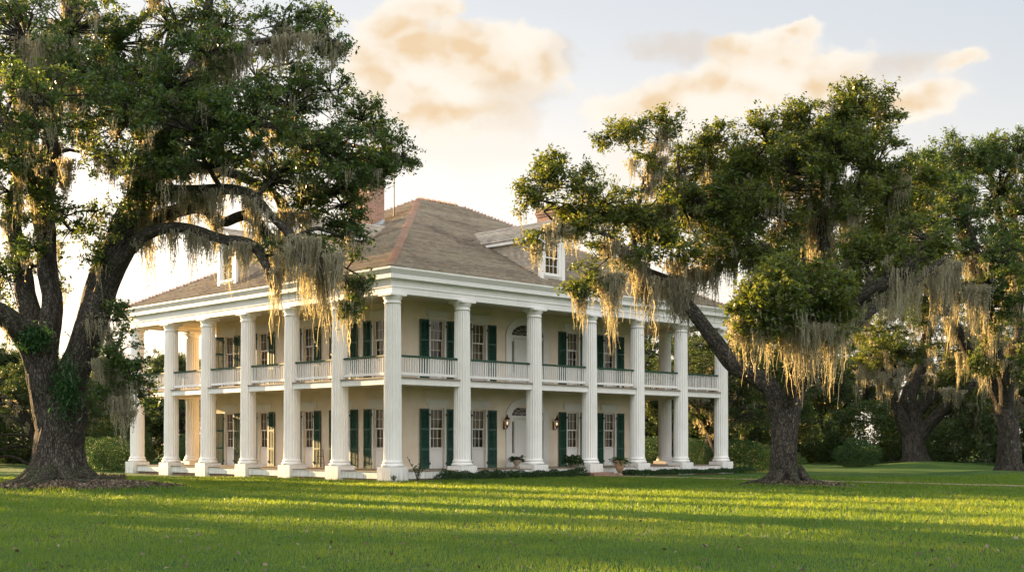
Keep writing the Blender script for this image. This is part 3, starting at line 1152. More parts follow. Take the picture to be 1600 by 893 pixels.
def door_set(zf):
    """origin centre of the doorway on the wall face"""
    lx, ly, lz = DOOR_R, GD, zf
    zs = 2.62                                             # top of the transom
    hwid = DOOR_HW
    # surround: pilasters, transom, elliptical arch
    s = MB()
    for sg in (-1, 1):
        x0, x1 = sorted((sg * (hwid - 0.004), sg * (hwid + 0.42)))
        s.box(x0, -0.07, 0, x1, 0.03, zs + 0.16)
        x0, x1 = sorted((sg * (hwid - 0.01), sg * (hwid + 0.45)))
        s.box(x0, -0.085, 0, x1, 0.025, 0.18)
    n = 28
    v, f = [], []
    zc = zs + 0.165
    for i in range(n + 1):
        a = math.pi * i / n
        c_, s_ = math.cos(a), math.sin(a)
        inn = (hwid * c_, 0.58 * s_)
        out = ((hwid + 0.40) * c_, 1.0 * s_)
        v += [(inn[0], -0.07, zc + inn[1]), (out[0], -0.07, zc + out[1]), (out[0], 0.02, zc + out[1]), (inn[0], 0.2, zc + inn[1])]
    for i in range(n):
        a, b_ = i * 4, i * 4 + 4
        f += [(a, a + 1, b_ + 1, b_), (a + 1, a + 2, b_ + 2, b_ + 1), (a + 3, a, b_, b_ + 3)]
    s.add(v, f)
    s.box(-hwid + 0.001, -0.02, zs - 0.02, hwid - 0.001, 0.22, zs + 0.16)
    for sg in (-1, 1):
        x0, x1 = sorted((sg * 0.80, sg * 0.95))
        s.box(x0, 0.02, 0, x1, 0.2, zs - 0.021)
        x0, x1 = sorted((sg * 0.951, sg * (hwid - 0.002)))
        s.box(x0, 0.05, 0, x1, 0.2, 0.75)
        s.box(x0, 0.08, 2.45, x1, 0.2, zs - 0.022)
    # spandrels closing the square opening above the arch
    top = 3.2 + (0.0)
    for sg in (-1, 1):
        vv = [(sg * hwid, 0.10, zc), (sg * hwid, 0.10, top + 0.01)]
        for i in range(n // 2 + 1):
            a = math.pi / 2 * (1 - i / (n // 2))
            vv.append((sg * hwid * math.cos(a), 0.10, min(top + 0.01, zc + 0.58 * math.sin(a))))
        vv.insert(2, (0, 0.10, top + 0.011))
        s.add(vv, [tuple(range(len(vv)))])
    for i in range(1, 8):
        a = math.pi * i / 8
        s.tube([(0.25 * math.cos(a), 0.15, zc + 0.13 * math.sin(a)), (hwid * 0.98 * math.cos(a), 0.15, zc + 0.56 * math.sin(a))], [0.011, 0.011], 4)
    for rr in (0.21, 0.62):
        s.tube([(hwid * rr * math.cos(math.pi * i / 16), 0.15, zc + 0.58 * rr * math.sin(math.pi * i / 16)) for i in range(17)], [0.011] * 17, 4)
    for sg in (-1, 1):
        for z in (1.17, 1.6, 2.02):
            s.box(*([sg * 1.08 - 0.13, 0.13, z - 0.01, sg * 1.08 + 0.13, 0.148, z + 0.01]))
    so = s.build('door_surround', M['trim'], house, loc=(lx, ly, lz))
    g = MB()
    vv = [(hwid * math.cos(math.pi * i / n), 0.16, zc + 0.57 * math.sin(math.pi * i / n)) for i in range(n + 1)]
    g.add(vv, [tuple(range(n + 1))])
    for sg in (-1, 1):
        x0, x1 = sorted((sg * 0.951, sg * (hwid - 0.002)))
        g.add([(x0, 0.15, 0.75), (x1, 0.15, 0.75), (x1, 0.15, 2.45), (x0, 0.15, 2.45)], [(0, 1, 2, 3)])
    g.build('fanlight', M['glass'], so)
    d = MB()
    d.box(-0.798, 0.10, 0.02, 0.798, 0.15, zs - 0.025)
    for sg in (-1, 1):
        for z0, z1 in ((0.2, 0.85), (1.02, 1.95), (2.08, 2.45)):
            c = sg * 0.36
            d.bevbox(c - 0.26, 0.082, z0, c + 0.26, 0.099, z1, 0.012)
    do = d.build('door', M['white'], house, loc=(lx, ly, lz))
    kk = MB()
    kk.lathe([(0.0, -0.02), (0.03, -0.015), (0.035, 0.01), (0.02, 0.03)], 12)
    kb = kk.build('knob', M['bronze'], do, smooth=True, loc=(0.66, 0.07, 1.02))
    kn = MB()
    kn.tube([(0.10 + 0.0, 0.07, 1.86), (0.06, 0.06, 1.80), (0.10, 0.055, 1.73), (0.14, 0.06, 1.80), (0.10, 0.07, 1.86)], [0.014] * 5, 6)
    kn.box(0.075, 0.06, 1.84, 0.125, 0.081, 1.93)
    kn.build('knocker', M['bronze'], do)


door_set(ZF)
door_set(ZF2)

# wall lanterns beside the front door
def lantern(s):
    m = MB()
    m.lathe([(0.02, 0.30), (0.13, 0.31), (0.16, 0.34), (0.15, 0.36), (0.05, 0.47), (0.03, 0.50), (0.045, 0.53), (0.0, 0.60)], 8, cap=False)
    m.lathe([(0.0, -0.17), (0.03, -0.13), (0.04, -0.06), (0.09, -0.02), (0.10, 0.0), (0.04, 0.01)], 8, cap=False)
    for i in range(8):
        a = 2 * math.pi * (i + 0.5) / 8
        m.tube([(0.09 * math.cos(a), 0.09 * math.sin(a), 0), (0.165 * math.cos(a), 0.165 * math.sin(a), 0.16), (0.145 * math.cos(a), 0.145 * math.sin(a), 0.32)], [0.010] * 3, 5)
    m.tube([(0, 0, -0.05), (0.02, 0.12, -0.22), (0, 0.2, -0.16), (0, 0.255, 0.02)], [0.02, 0.018, 0.018, 0.02], 6)
    m.box(-0.05, 0.24, -0.22, 0.05, 0.27, 0.25)
    o = m.build('wall_lantern', M['bronze'], house, smooth=40, loc=(s, GD - 0.28, 2.70))
    b = MB()
    b.lathe([(0.0, 0.03), (0.035, 0.05), (0.05, 0.12), (0.04, 0.17), (0.0, 0.20)], 12, cap=False)
    b.build('bulb', M['lamp'], o, smooth=True)


lantern(DOOR_R - 1.78)
lantern(DOOR_R + 2.06)

# ------------------------------------------------------------------ roof of single shingles
EV, ZE, ZA = 0.62, 9.735, 16.22
RA, RB = np.array([11.8, 12.1, ZA]), np.array([15.0, 12.1, ZA])
E00, E10, E11, E01 = [np.array(p) for p in ((-EV, -EV, ZE), (LX + EV, -EV, ZE), (LX + EV, LY + EV, ZE), (-EV, LY + EV, ZE))]


def shingle_face(mb, b0, b1, t0, t1, course=0.26, wid=0.32, lift=0.10, clip=None):
    """b0-b1 eave, t0-t1 top (may coincide); rows of overlapping shingles as thin wedges"""
    b0, b1, t0, t1 = map(np.asarray, (b0, b1, t0, t1))
    ex = (b1 - b0) / np.linalg.norm(b1 - b0)
    nrm = np.cross(b1 - b0, t0 - b0)
    nrm = nrm / np.linalg.norm(nrm)
    if nrm[2] < 0:
        nrm = -nrm
    up = np.cross(nrm, ex)
    if up[2] < 0:
        up = -up
    S = np.dot(t0 - b0, up)
    n = max(1, int(round(S / course)))

    def span(s):
        t = min(1.0, max(0.0, s / S))
        return np.dot(b0 + (t0 - b0) * t - b0, ex), np.dot(b1 + (t1 - b1) * t - b0, ex)
    for i in range(n):
        s0 = S * i / n
        s1 = min(S, S * (i + 1) / n + 0.03)
        a0, a1 = span(s0)
        c0_, c1_ = span(s1)
        x = a0 - random.random() * wid
        rowr = random.random()
        while x < a1:
            w = wid * random.uniform(0.6, 1.4)
            xa, xb = max(x, a0), min(x + w - 0.006, a1)
            x += w
            if xb - xa < 0.02:
                continue
            j = random.uniform(-0.010, 0.014)
            lf = lift * random.uniform(0.8, 1.25)
            ta, tb = min(max(xa, c0_), c1_), max(min(xb, c1_), c0_)
            p = [b0 + ex * xa + up * (s0 - 0.02 + j), b0 + ex * xb + up * (s0 - 0.02 + j), b0 + ex * tb + up * s1, b0 + ex * ta + up * s1]
            if clip and clip(*(sum(p) / 4)):
                continue
            q = [p[0] + nrm * lf, p[1] + nrm * lf, p[2] + nrm * 0.004, p[3] + nrm * 0.004, p[0] + nrm * 0.0, p[1] + nrm * 0.0]
            mb.add(q, [(0, 1, 2, 3), (4, 5, 1, 0), (5, 2, 1), (4, 0, 3)], 0, 0.55 * rowr + 0.45 * random.random())


def roof_z(x, y):
    return min(ZE + (x + EV) * (ZA - ZE) / (RA[0] + EV), ZE + (y + EV) * (ZA - ZE) / (RA[1] + EV))


roof = MB()
d_ = np.array([0, 0, -0.012])
roof.add([E00 + d_, E10 + d_, E11 + d_, E01 + d_, RA + d_, RB + d_], [(0, 1, 5, 4), (1, 2, 5), (2, 3, 4, 5), (3, 0, 4)], 0, 0.3)
shingle_face(roof, E00, E10, RA, RB)
shingle_face(roof, E01, E00, RA, RA)
shingle_face(roof, E10, E11, RB, RB, 0.4, 0.5)
shingle_face(roof, E11, E01, RB, RA, 0.4, 0.5)
roof_o = roof.build('roof', M['shingle'], house)


def ridge_caps(a, b_, step=0.22, r=0.15):
    a, b_ = np.asarray(a, float), np.asarray(b_, float)
    L = np.linalg.norm(b_ - a)
    d = (b_ - a) / L
    side = np.cross(d, (0, 0, 1))
    side /= np.linalg.norm(side)
    up = np.cross(side, d)
    m = MB()
    n = int(L / step)
    for i in range(n):
        p0 = a + d * (i * step - 0.03)
        p1 = a + d * ((i + 1) * step + 0.03)
        v, f = [], []
        K = 9
        for p, rr, hgt in ((p0, r * 1.25, 0.12), (p1, r * 0.8, 0.03)):
            for j in range(K):
                an = math.pi * j / (K - 1)
                v.append(p + side * rr * math.cos(an) * 1.15 + up * (rr * math.sin(an) * 0.72 + hgt - 0.08))
        for j in range(K - 1):
            f.append((j, j + 1, K + j + 1, K + j))
        f.append(tuple(range(K)))
        m.add(v, f, 0, 0.15 + 0.3 * random.random() if i % 2 else 0.75 + 0.25 * random.random())
    m.build('hip_cap', M['ridge'], roof_o)


ridge_caps(E00 + np.array([0.15, 0.15, 0.1]), RA)
ridge_caps(E01 + np.array([0.15, -0.15, 0.1]), RA)
ridge_caps(E10 + np.array([-0.15, 0.15, 0.1]), RB)
ridge_caps(RA, RB)


def dormer(side, s):
    """gabled dormer; facade space: x along, y into the roof, front at y=0"""
    W_ = 0.93
    zb, zev, zap = 0.0, 2.22, 3.02
    front = 0.50 if side == 'R' else 0.74
    pitch = (ZA - ZE) / ((RA[1] if side == 'R' else RA[0]) + EV)
    z0 = ZE + (front + EV) * pitch

    def yat(z):                                     # where the main roof reaches height z above the dormer foot
        return z / pitch
    loc, rz = ((s, front, z0), 0.0) if side == 'R' else ((front, s, z0), R(-90))
    m = MB()                                        # front wall with opening
    ow, oz0, oz1 = 0.50, 0.30, 2.02
    m.box(-W_, 0, -0.12, -ow, 0.12, zev)
    m.box(ow, 0, -0.12, W_, 0.12, zev)
    m.box(-ow, 0, -0.12, ow, 0.12, oz0)
    m.box(-ow, 0, oz1, ow, 0.12, zev)
    m.add([(-W_, 0, zev), (W_, 0, zev), (0, 0, zap), (-W_, 0.12, zev), (W_, 0.12, zev), (0, 0.12, zap)], [(0, 1, 2), (5, 4, 3), (1, 4, 5, 2), (3, 0, 2, 5)])
    for sg in (-1, 1):
        x0, x1 = sorted((sg * (W_ - 0.24), sg * (W_ + 0.015)))
        m.box(x0, -0.04, -0.05, x1, -0.003, zev)
    m.box(-ow - 0.1, -0.07, oz0 - 0.12, ow + 0.1, -0.002, oz0 - 0.02)
    do = m.build('dormer', M['trim'], house, loc=loc, rotz=rz)
    fr = MB()                                       # cornice boards at the eaves and the gable
    yb = yat(zev)
    for sg in (-1, 1):
        x0, x1 = sorted((sg * (W_ + 0.002), sg * (W_ + 0.2)))
        fr.box(x0, -0.16, zev - 0.22, x1, yat(zev - 0.05), zev - 0.02)
        fr.add([(sg * (W_ + 0.22), -0.17, zev - 0.02), (0, -0.17, zap + 0.12), (0, -0.17, zap - 0.12), (sg * (W_ + 0.22), -0.17, zev - 0.24),
                (sg * (W_ + 0.22), -0.01, zev - 0.02), (0, -0.01, zap + 0.12), (0, -0.01, zap - 0.12), (sg * (W_ + 0.22), -0.01, zev - 0.24)],
               [(0, 1, 2, 3), (7, 6, 5, 4), (0, 4, 5, 1), (3, 2, 6, 7), (0, 3, 7, 4)])
    fr.build('cornice', M['white'], do)
    for sg in (-1, 1):                              # slate cheeks
        ck = MB()
        n = 11
        for i in range(n):
            za, zc_ = zev * i / n, zev * (i + 1) / n
            ya, yb_ = 0.12, min(yat(za), 99)
            y = ya
            while y < yat(zc_) + 0.3:
                w = 0.26 * random.uniform(0.8, 1.2)
                y1 = y + w - 0.008
                x = sg * (W_ - 0.01)
                ck.add([(x + sg * 0.02, y, za - 0.02), (x + sg * 0.02, y1, za - 0.02), (x, y1, zc_ + 0.02), (x, y, zc_ + 0.02)], [(0, 1, 2, 3)], 0, random.random())
                y += w
        ck.build('cheek', M['shingle'], do)
    rf = MB()
    ridge_y = yat(zap + 0.1)
    for sg in (-1, 1):
        e0 = np.array([sg * (W_ + 0.26), -0.22, zev - 0.03])
        e1 = np.array([sg * (W_ + 0.26), yat(zev - 0.03) + 0.05, zev - 0.03])
        r0 = np.array([0, -0.22, zap + 0.13])
        r1 = np.array([0, ridge_y + 0.1, zap + 0.13])
        rf.add([e0 - (0, 0, .02), e1 - (0, 0, .02), r1 - (0, 0, .02), r0 - (0, 0, .02)], [(0, 1, 2, 3)], 0, 0.3)
        shingle_face(rf, e0, e1, r0, r1, 0.17, 0.22, 0.025)
    rf.build('dormer_roof', M['shingle'], do)
    w = MB()
    for a, b_, yo in ((oz0, 1.17, 0.06), (1.13, oz1, 0.03)):
        w.box(-ow, yo, a, -ow + 0.06, yo + 0.04, b_)
        w.box(ow - 0.06, yo, a, ow, yo + 0.04, b_)
        w.box(-ow + 0.06, yo, a, ow - 0.06, yo + 0.04, a + 0.06)
        w.box(-ow + 0.06, yo, b_ - 0.05, ow - 0.06, yo + 0.04, b_)
        for t in (-1, 1):
            w.box(t * 0.147 - 0.013, yo + 0.004, a + 0.06, t * 0.147 + 0.013, yo + 0.036, b_ - 0.05)
        c = (a + b_) / 2
        w.box(-ow + 0.06, yo + 0.006, c - 0.013, ow - 0.06, yo + 0.034, c + 0.013)
    w.build('window_frame', M['trim'], do)
    g = MB()
    g.add([(-ow, 0.082, oz0), (ow, 0.082, oz0), (ow, 0.082, 1.15), (-ow, 0.082, 1.15)], [(0, 1, 2, 3)])
    g.add([(-ow, 0.052, 1.15), (ow, 0.052, 1.15), (ow, 0.052, oz1), (-ow, 0.052, oz1)], [(0, 1, 2, 3)])
    g.build('pane', M['glass'], do)
    c = MB()
    for xa, xb in ((-ow, -0.08), (0.08, ow)):
        v, f = [], []
        for i in range(25):
            t = i / 24
            v += [(xa + (xb - xa) * t, 0.2 + 0.03 * math.sin(t * 20), 0.2), (xa + (xb - xa) * t * 0.98, 0.2 + 0.03 * math.sin(t * 20), 2.1)]
        for i in range(24):
            f.append((2 * i, 2 * i + 2, 2 * i + 3, 2 * i + 1))
        c.add(v, f)
    c.build('curtain', M['curtain'], do)
    k = MB()
    k.box(-W_ + 0.03, 1.2, 0.65, W_ - 0.03, 1.25, 2.2)
    k.build('inner_wall', M['dark'], do)


dormer('R', 11.13)
dormer('L', 15.40)
dormer('L', 8.80)


def chimney(x0, y0, x1, y1, zb, zt, flash):
    m = MB()
    m.box(x0, y0, zb, x1, y1, zt - 0.62)
    e = 0.0
    for i, (h0, h1, e) in enumerate(((0.62, 0.47, 0.05), (0.47, 0.30, 0.11), (0.30, 0.15, 0.06), (0.15, 0.0, 0.02))):
        m.box(x0 - e, y0 - e, zt - h0 + 0.001, x1 + e, y1 + e, zt - h1)
    o = m.build('chimney', M['brick'], house)
    if flash:
        f = MB()
        zz = lambda x, y: roof_z(x, y)
        q = 0.025
        for (ax, ay, bx, by) in ((x0, y0, x1, y0), (x0, y1, x1, y1), (x0, y0, x0, y1)):
            nx, ny = (0, -q) if (ay == by and ay == y0) else ((0, q) if ay == by else (-q, 0))
            f.add([(ax + nx, ay + ny, zz(ax, ay) - 0.1), (bx + nx, by + ny, zz(bx, by) - 0.1), (bx + nx, by + ny, zz(bx, by) + 0.32), (ax + nx, ay + ny, zz(ax, ay) + 0.32)], [(0, 1, 2, 3)])
            f.add([(ax + nx * 9, ay + ny * 9, zz(ax + nx * 9, ay) + 0.045), (bx + nx * 9, by + ny * 9, zz(bx + nx * 9, by) + 0.045), (bx, by, zz(bx, by) + 0.06), (ax, ay, zz(ax, ay) + 0.06)], [(0, 1, 2, 3)])
        f.build('flashing', M['lead'], o)


chimney(6.05, 9.95, 7.45, 11.35, 12.4, 17.1, True)
chimney(20.7, 9.6, 22.3, 11.0, 11.5, 16.75, False)
m = MB()
m.tube([(8.75, 10.7, 14.4), (8.75, 10.7, 17.9)], [0.035, 0.03], 6)
m.tube([(8.75, 10.7, 17.6), (8.75, 10.7, 19.2)], [0.014, 0.01], 5)
m.tube([(8.45, 10.5, 17.75), (9.05, 10.9, 17.75)], [0.014, 0.014], 5)
m.build('aerial', M['iron'], house)
m = MB()                                                  # downpipe outlet at the far left corner
m.tube([(-0.62, LY + 0.62, 9.5), (-0.45, LY + 0.45, 9.2)], [0.04, 0.04], 6)
m.build('downpipe', M['trim'], house)

# brick steps before the front walk
st = empty('brick_steps', tuple(hw(13.55, -0.9)), HROT, label='low red brick steps at the porch edge where the front walk begins', cat='steps')
m = MB()
m.bevbox(-1.15, -0.45, -0.1, 0.75, 0.36, 0.11, 0.015)
m.bevbox(-1.15, -0.15, 0.112, 0.75, 0.37, 0.21, 0.015)
m.build('tread', M['brick'], st)

# ------------------------------------------------------------------ trees
class NP:
    """collects numpy quads"""
    def __init__(self):
        self.V, self.Q, self.A, self.Rn, self.n = [], [], [], [], 0

    def add(self, V, Q, A=None, rnd=None):
        self.V.append(V)
        self.Q.append(Q + self.n)
        self.A.append(A if A is not None else np.zeros_like(V))
        self.Rn.append(rnd if rnd is not None else np.full(len(Q), 0.5))
        self.n += len(V)

    def mesh(self, name, mats, smooth=False, attrs=False, off=None):
        V = np.concatenate(self.V)
        if off is not None:
            V = V - off
        return mesh_np(name, V, np.concatenate(self.Q), mats, np.concatenate(self.Rn),
                       {'bark': np.concatenate(self.A)} if attrs else None, smooth)


def unit(v):
    return v / np.maximum(np.linalg.norm(v, axis=-1, keepdims=True), 1e-9)


def leaves(npb, C, size, rnd, upbias=0.5, wid=0.46, droop=0.0):
    """one folded rhombus leaf per centre"""
    n = len(C)
    nr = unit(rng.normal(size=(n, 3)) + np.array([0, 0, upbias * 1.6]))
    a = unit(np.cross(nr, rng.normal(size=(n, 3))))
    a[:, 2] -= droop
    b = unit(np.cross(nr, a))
    l = (size * rng.uniform(0.5, 1.35, n))[:, None]
    w = l * wid
    V = np.stack([C - a * l * 0.5, C + b * w * 0.5 + nr * l * 0.12, C + a * l * 0.5, C - b * w * 0.5 + nr * l * 0.12], 1).reshape(-1, 3)
    Q = np.arange(4 * n).reshape(n, 4)
    npb.add(V, Q, None, rnd)


def moss_strands(npb, tops, lens, width=0.03, sway=0.10, segs=6, drift=None):
    """ribbons that hang from the given points; drift pulls them together on the way down"""
    n = len(tops)
    if n == 0:
        return
    t = np.linspace(0, 1, segs + 1)
    yaw = rng.uniform(0, math.pi, n)
    side = np.stack([np.cos(yaw), np.sin(yaw), np.zeros(n)], -1)
    wob = np.cumsum(rng.normal(0, 1, (n, segs + 1, 2)), 1) * (sway * (lens / segs))[:, None, None]
    wob -= wob[:, :1]
    ctr = np.repeat(tops[:, None, :], segs + 1, 1)
    ctr[:, :, 2] -= lens[:, None] * t[None, :]
    ctr[:, :, :2] += wob
    if drift is not None:
        ctr[:, :, :2] += drift[:, None, :] * (t ** 1.3)[None, :, None]
    wd = width * rng.uniform(0.5, 1.5, n)[:, None] * np.clip(1.15 - t[None, :] ** 1.6, 0.22, 1) * rng.uniform(0.55, 1.35, (n, segs + 1))
    A = ctr - side[:, None, :] * wd[..., None] * 0.5
    Bv = ctr + side[:, None, :] * wd[..., None] * 0.5
    V = np.stack([A, Bv], 2).reshape(n, -1, 3)
    k = np.arange(segs) * 2
    Q1 = np.stack([k, k + 1, k + 3, k + 2], -1)
    Q = (np.arange(n)[:, None, None] * (2 * (segs + 1)) + Q1[None]).reshape(-1, 4)
    rn = np.repeat(rng.random(n), segs)
    npb.add(V.reshape(-1, 3), Q, None, rn)
    m = n * 4
    ii = rng.integers(0, n, m)
    ss = rng.integers(0, segs, m)
    fr = rng.random((m, 1))
    C = ctr[ii, ss] * (1 - fr) + ctr[ii, ss + 1] * fr
    ax = unit(np.stack([rng.normal(0, 1, m), rng.normal(0, 1, m), rng.normal(-1.0, 0.6, m)], -1))
    bx = unit(np.cross(ax, rng.normal(size=(m, 3))))
    l = (rng.uniform(0.5, 1.4, m) * width * 2.6)[:, None]
    w = l * 0.24
    V = np.stack([C, C + ax * l * 0.5 + bx * w, C + ax * l, C + ax * l * 0.5 - bx * w], 1).reshape(-1, 3)
    npb.add(V, np.arange(4 * m).reshape(m, 4), None, rng.random(m))


def moss_bundle(npb, p, L, w, dens=1.0, width=0.03):
    """a hanging beard: several tails of strands, each drawn out to a point"""
    tails = max(1, int(round(w / 0.24)))
    for k in range(tails):
        c = np.array([p[0] + random.gauss(0, w * 0.42), p[1] + random.gauss(0, w * 0.42), p[2] + random.uniform(-0.05, 0.05)])
        Lt = L * random.uniform(0.3, 1.05)
        n = int(dens * (10 + 15 * Lt))
        rad = random.uniform(0.08, 0.14) * (1 + 0.25 * Lt)
        off = rng.normal(0, rad, (n, 2))
        d = np.linalg.norm(off, axis=1) / rad
        ln = Lt * np.clip(1.12 - 0.45 * d, 0.12, 1.1) * rng.uniform(0.35, 1.0, n)
        T = np.column_stack([c[0] + off[:, 0], c[1] + off[:, 1], np.full(n, c[2]) + rng.uniform(-0.1, 0.08, n)])
        lean = rng.normal(0, 0.04 * Lt, 2)
        moss_strands(npb, T, ln, width * 1.1, 0.17, 7, (-off * 0.85 + lean) * (ln / max(Lt, .1))[:, None])


class Oak:
    def __init__(self, name, base, seed, leafmat, leaf=0.12, bark_amp=0.05, **tags):
        self.base = np.asarray(base, float)
        self.e = empty(name, tuple(self.base), 0, **tags)
        self.wood, self.lf, self.ms = NP(), NP(), NP()
        self.sk, self.sr = [], []                      # skeleton points and radii
        self.seed = seed
        self.leafmat, self.leaf, self.ba = leafmat, leaf, bark_amp

    def limb(self, P, rad, n=16, flare=None, step=0.2, bark=None, skel=True):
        P, r = smooth_path(P, rad, step)
        if n >= 12:
            wob = np.stack([fbm(P * 0.55 + self.seed + 17 * q, 2) for q in range(3)], -1) - 0.5
            fade = np.clip(np.linspace(0, 4, len(P)), 0, 1)[:, None]
            P = P + wob * np.minimum(0.42, r[:, None] * 1.0) * fade
        V, Q, A = tube_arrays(P, r, n, (self.ba if bark is None else bark) * min(1, r.max() / 0.5), flare, self.seed + len(self.sk) * 0.37)
        self.wood.add(V, Q, A)
        if skel:
            self.sk.extend(list(P))
            self.sr.extend(list(r))
        return P

    def nearest(self, c, below=True):
        S = np.array(self.sk)
        d = np.linalg.norm(S - c, axis=1)
        if below:
            d = d + np.maximum(0, S[:, 2] - c[2]) * 1.2
        k = int(np.argmin(d))
        return S[k], self.sr[k]

    def blob(self, c, rx, ry, rz, sprays, per, moss=0.15, mossL=1.2, flat=0.6, gap=0.36, leaf=None, warm=0.0):
        """a mass of foliage: a branch runs to it, forks to sprays, each spray carries leaves"""
        c = np.asarray(c, float)
        p0, r0 = self.nearest(c)
        d = c - p0
        L = np.linalg.norm(d)
        mid = p0 + d * 0.5 + np.array([random.uniform(-.15, .15) * L, random.uniform(-.15, .15) * L, random.uniform(0.0, 0.2) * L])
        rb = min(r0 * 0.6, 0.05 + 0.022 * L)
        if L > 0.4:
            self.limb([p0, mid, c], [rb, rb * 0.75, 0.045], 8, step=0.35, bark=0.0)
        br = np.array(self.sk[-12:]) if L > 0.4 else np.array([p0])
        # spray centres, biased to the skin of the mass, broken by noise
        m = int(sprays * 2.6) + 6
        q = unit(rng.normal(size=(m, 3))) * (rng.random((m, 1)) ** 0.45)
        P = c + q * np.array([rx, ry, rz])
        nz = fbm(P / max(0.75, 0.42 * (rx + rz) / 2) + self.seed, 2)
        keep = np.argsort(-(nz + 0.22 * rng.random(m)))[:sprays]
        P = P[keep]
        for p in P:
            a = br[np.argmin(np.linalg.norm(br - p, axis=1) + np.maximum(0, br[:, 2] - p[2]) * 0.8)]
            dd = p - a
            Ls = np.linalg.norm(dd)
            md = a + dd * 0.55 + np.array([random.uniform(-.12, .12), random.uniform(-.12, .12), random.uniform(-0.02, 0.18)]) * Ls
            V, Q, A = tube_arrays(np.array([a, md, p]), np.array([0.03, 0.02, 0.008]) * (0.7 + 0.35 * Ls), 4)
            self.wood.add(V, Q, A)
        K = 10
        s = rng.uniform(0.30, 0.52, len(P)) * (self.leaf / 0.15) ** 0.6
        out = unit((P - c) / np.array([rx, ry, rz]))
        td = unit(rng.normal(size=(len(P), K, 3)) * np.array([1.0, 1.0, flat]) + out[:, None, :] * 0.45 + np.array([0, 0, 0.08]))
        tl = s[:, None] * rng.uniform(0.55, 1.35, (len(P), K))
        tip = P[:, None, :] + td * tl[..., None]
        sd = unit(np.cross(td, rng.normal(size=td.shape)))
        w = 0.010 * (self.leaf / 0.15)
        TV = np.stack([P[:, None, :] - sd * w, P[:, None, :] + sd * w, tip + sd * w * .4, tip - sd * w * .4], 2).reshape(-1, 3)
        self.wood.add(TV, np.arange(len(TV)).reshape(-1, 4))
        n = len(P) * per
        ii = np.repeat(np.arange(len(P)), per)
        kk = rng.integers(0, K, n)
        t = rng.uniform(0.25, 1.08, n)[:, None]
        jit = np.clip(rng.normal(size=(n, 3)), -1.6, 1.6) * 0.065 * (self.leaf / 0.15)
        pos = P[ii] + td[ii, kk] * tl[ii, kk][:, None] * t + jit
        base = rng.random(len(P))[ii] * 0.5
        leaves(self.lf, pos, np.full(n, leaf or self.leaf), np.clip(base + rng.random(n) * 0.45 + warm, 0, 1), 0.55)
        k = int(len(P) * moss)
        if k:
            for p in P[np.argsort(P[:, 2] + rng.normal(0, rz * .85, len(P)))[:k]]:
                moss_bundle(self.ms, p, mossL * random.uniform(0.4, 1.25), 0.26, 0.6, 0.028)

    def moss_on(self, cond, count, L, w=0.35, dens=1.0, width=0.03):
        S = np.array(self.sk)
        ok = np.array([i for i in range(len(S)) if cond(S[i], self.sr[i])])
        if len(ok) == 0:
            return
        for i in rng.choice(ok, count):
            moss_bundle(self.ms, S[i] - np.array([0, 0, self.sr[i] * 0.4]), L * random.uniform(0.3, 1.25), w * random.uniform(0.6, 1.5), dens, width)

    def done(self):
        e = self.e
        link('trunk', self.wood.mesh('trunk', M['bark'], True, True, self.base), e)
        link('crown', self.lf.mesh('crown', self.leafmat, False, False, self.base), e)
        if self.ms.n:
            link('hanging_moss', self.ms.mesh('hanging_moss', M['moss'], False, False, self.base), e)
        return e


def px(Y, pts, dz=None):
    """photo positions at real depths: (u, v, depth offset)"""
    return [at(p[0], p[1], Y + (p[2] if len(p) > 2 else 0)) for p in pts]


# --- the big left oak
YL = 46.5
oak = Oak('live_oak', (-16.9, YL, 0), 3.3, M['oakleaf'], 0.155, 0.075,
          label='huge double trunked live oak at the left, its mossy limbs arching before the house', cat='tree')
tr = px(YL, [(90, 778), (91, 745), (91, 705), (92, 660), (90, 615)])
oak.limb(tr, [1.2, 1.0, 0.88, 0.86, 0.86], 88, (0.62, 0.75, 7, 0.5), 0.1)
main_r = px(YL, [(94, 745), (99, 645), (117, 580), (138, 520), (152, 474), (170, 425), (190, 378), (208, 325), (228, 275), (250, 225), (275, 170), (298, 110), (318, 50), (330, -20)])
oak.limb(main_r, [0.40, 0.54, 0.56, 0.60, 0.58, 0.58, 0.54, 0.47, 0.40, 0.33, 0.28, 0.22, 0.17, 0.12], 48, None, 0.12)
main_l = px(YL, [(90, 745, 0), (74, 640, -.1), (64, 585, -.3), (70, 530, 0), (78, 470, .2), (77, 400, .3), (72, 340, .4), (68, 290, .5), (80, 215, .6), (94, 140, .8), (108, 60, 1), (114, -20, 1.2)])
oak.limb(main_l, [0.40, 0.62, 0.58, 0.45, 0.36, 0.34, 0.38, 0.36, 0.27, 0.24, 0.2, 0.15], 44, None, 0.12)
oak.limb(px(YL, [(84, 650, 0), (52, 548, -.5), (28, 515, -1), (-5, 495, -1.6), (-60, 470, -2.5), (-140, 430, -4)]), [0.5, 0.46, 0.4, 0.36, 0.3, 0.2], 32, None, 0.14)
oak.limb(px(YL, [(66, 560, .1), (52, 500, .5), (40, 455, .9), (32, 420, 1.3), (20, 340, 2), (34, 250, 2.4), (45, 170, 2.8), (30, 70, 3)]), [0.42, 0.36, 0.34, 0.3, 0.26, 0.22, 0.18, 0.12], 28, None, 0.14)
